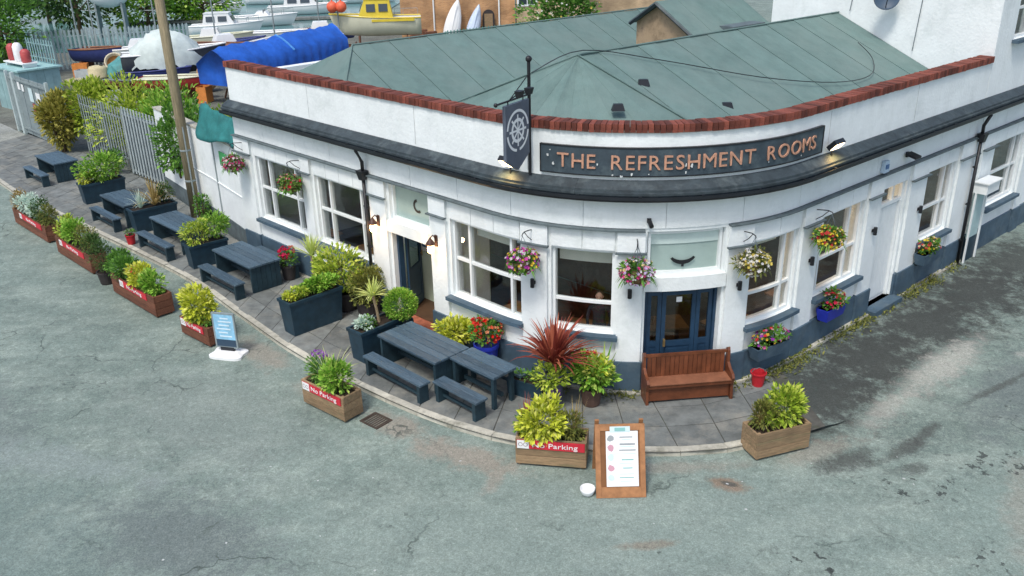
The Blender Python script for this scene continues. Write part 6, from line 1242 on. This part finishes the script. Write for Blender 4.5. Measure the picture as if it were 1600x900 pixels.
t = thing('yard_mast', 'thin grey mast standing behind the pale back fence', 'mast', (-31.2, 66, 0)); MB().tube([(0, 0, 0), (0, 0, 8)], .06, 6).build('mast', galv, t); MB().tube([(-.7, 0, 6), (.7, 0, 6)], .025, 5).build('spreader', galv, t)

# crates, tyres, pots among the boats
q = random.Random(55); CR = [(mat('crate_red', (.42, .05, .04), .6, .2), 'red'), (mat('crate_blue', (.05, .12, .40), .6, .2), 'blue'), (mat('crate_grey', (.40, .44, .44), .6, .2), 'grey'), (mat('crate_orange', (.60, .22, .05), .6, .2), 'orange')]
spots = [(-24.9, 49.9, 'blocking the plank stack near the pale blue shed'), (-22.2, 51.6, 'beside the teal tarpaulin heap'), (-21.2, 47.6, 'just behind the hedge left of the red dinghy'), (-16.2, 47.2, 'right of the telegraph pole, near the tan sack'), (-23.2, 55.8, 'behind the teal tarpaulin heap'), (-20.9, 54.9, 'at the stern of the grey covered boat'), (-25.8, 54.4, 'beside the cream drum'), (-26.9, 56.4, 'against the pale back fence'), (-15.3, 52.2, 'at the near end of the blue tarpaulin'), (-10.2, 58.4, 'between the blue tarpaulin and the yellow boat'), (-5.0, 62.8, 'in front of the rusty engines')]
for i, (x, y, lab) in enumerate(spots):
    m_, cn_ = CR[i % 4]; t = thing('fish_crate', cn_+' crate '+lab, 'crate', (x, y, -.05), q.uniform(0, 3), 'fish crates in the boatyard'); w_, d_, h_ = q.uniform(.7, 1.1), q.uniform(.5, .7), q.uniform(.4, .8)
    MB().box((0, 0, .03), (w_, d_, .05)).build('base', m_, t)
    for sy_ in (-1, 1): MB().box((0, sy_*(d_/2-.02), .06+h_/2), (w_, .035, h_)).build('side', m_, t)
    for sx_ in (-1, 1): MB().box((sx_*(w_/2-.02), 0, .06+h_/2), (.035, d_-.08, h_)).build('end', m_, t)
    mb = MB(); pp = [(q.uniform(-.25, .25), q.uniform(-.15, .15), .1+.06*k) for k in range(9)]; mb.tube(pp, .06, 5); mb.build('rope', cream_h if i % 2 else teal_net, t)
for i, (x, y, lab) in enumerate(((-24.0, 51.9, 'old black tyre beside the cream drum'), (-20.4, 48.9, 'old black tyre at the bow of the red dinghy'), (-7.2, 65.4, 'old black tyre under the yellow boat bow'))):
    t = thing('old_tyre', lab, 'tyre', (x, y, -.05), 0, 'old tyres in the boatyard'); o = MB().lathe((0, 0, 0), [(.30, .02), (.44, 0), (.50, .06), (.50, .16), (.44, .22), (.30, .2), (.27, .11), (.30, .02)], 18, cap=False).build('tyre', gutter_m, t); MB().lathe((0, 0, .08), [(.26, 0), (.28, .06)], 14, cap=False).build('rim', MATS['prop_rust'], t)
hullm = [MATS['hull_grey'], MATS['hull_navy'], gel, MATS['hull_red'], cream_h]
for i, (x, y, rz, L_, lab) in enumerate(((-23.6, 58.6, 15, 3.6, 'grey small hull against the pale back fence, left of the covered boat'), (-26.6, 58.4, -20, 3.4, 'navy small hull against the pale back fence near the barrel'), (-18.6, 60.2, 30, 4.2, 'white small hull behind the grey covered boat'), (-16.4, 58.6, 75, 3.8, 'red small hull between the covered boat and the blue tarpaulin'), (-20.6, 63.8, 10, 4.4, 'cream small hull beyond the pale back fence'), (-17.0, 65.2, -8, 4.6, 'grey small hull at the water edge beyond the blue tarpaulin'), (-13.4, 66.5, 12, 4.2, 'navy small hull at the water edge left of the yellow boat'))):
    t = thing('small_boat', lab, 'boat', (x, y, .25), R(rz), 'small hulls laid up in the boatyard'); boat(t, L_, 1.6, .85, hullm[i % 5], (gel, MATS['deck_brown'], MATS['cover_navy'], gel, cream_h)[i % 5], .3)
    for x_ in (-1, 1): MB().box((x_, 0, .0), (.14, 1.1, .75)).build('chock', MATS['prop_rust'], t)
    if i % 2 == 0: MB().taper((-.2, 0, 1.1), 1.5, 1.1, .6, 1.0, .9).build('cuddy', gel, t)
for i, (x, y, h_, lab) in enumerate(((-23.0, 59.6, 6, 'thin bare mast nearest the pale back fence left of the pole'), (-19.6, 61.0, 7, 'thin bare mast behind the grey covered boat'), (-16.0, 62.5, 7, 'thin bare mast behind the left end of the blue tarpaulin'), (-27.5, 60.5, 6, 'thin bare mast near the left end of the pale back fence'), (-14.4, 70, 8, 'thin bare mast at the water edge beyond the blue tarpaulin'))):
    t = thing('boat_mast', lab, 'mast', (x, y, 0), 0, 'bare masts in the boatyard'); MB().tube([(0, 0, 0), (.05, 0, h_)], [.06, .04], 7).build('mast', galv, t); MB().tube([(-.5, 0, h_*.6), (.5, 0, h_*.6)], .02, 5).build('spreader', galv, t); MB().tube([(.5, 0, h_*.6), (.05, 0, h_*.97)], .008, 4).tube([(-.5, 0, h_*.6), (.05, 0, h_*.97)], .008, 4).build('stay', galv, t)
t = thing('trailer', 'white empty boat trailer frame right of the blue tarpaulin', 'trailer', (-8.6, 57.6, 0), R(12)); mb = MB(); mb.tube([(-2, -.8, .5), (1, -.8, .5), (2.6, 0, .5)], .06, 6); mb.tube([(-2, .8, .5), (1, .8, .5), (2.6, 0, .5)], .06, 6)
for x in (-1.9, -.5, .9): mb.tube([(x, -.8, .5), (x, .8, .5)], .05, 6)
mb.tube([(-.6, -.5, .5), (-.3, 0, 1.5), (-.6, .5, .5)], .045, 6); mb.build('frame', white_paint, t)
for sy_ in (-1, 1): o = MB().lathe((0, 0, -.08), [(.26, 0), (.29, .03), (.29, .13), (.26, .16)], 16).build('wheel', gutter_m, t); o.matrix_local = Matrix.Translation((-.6, sy_*1.0, .26)) @ Matrix.Rotation(R(90), 4, 'X')
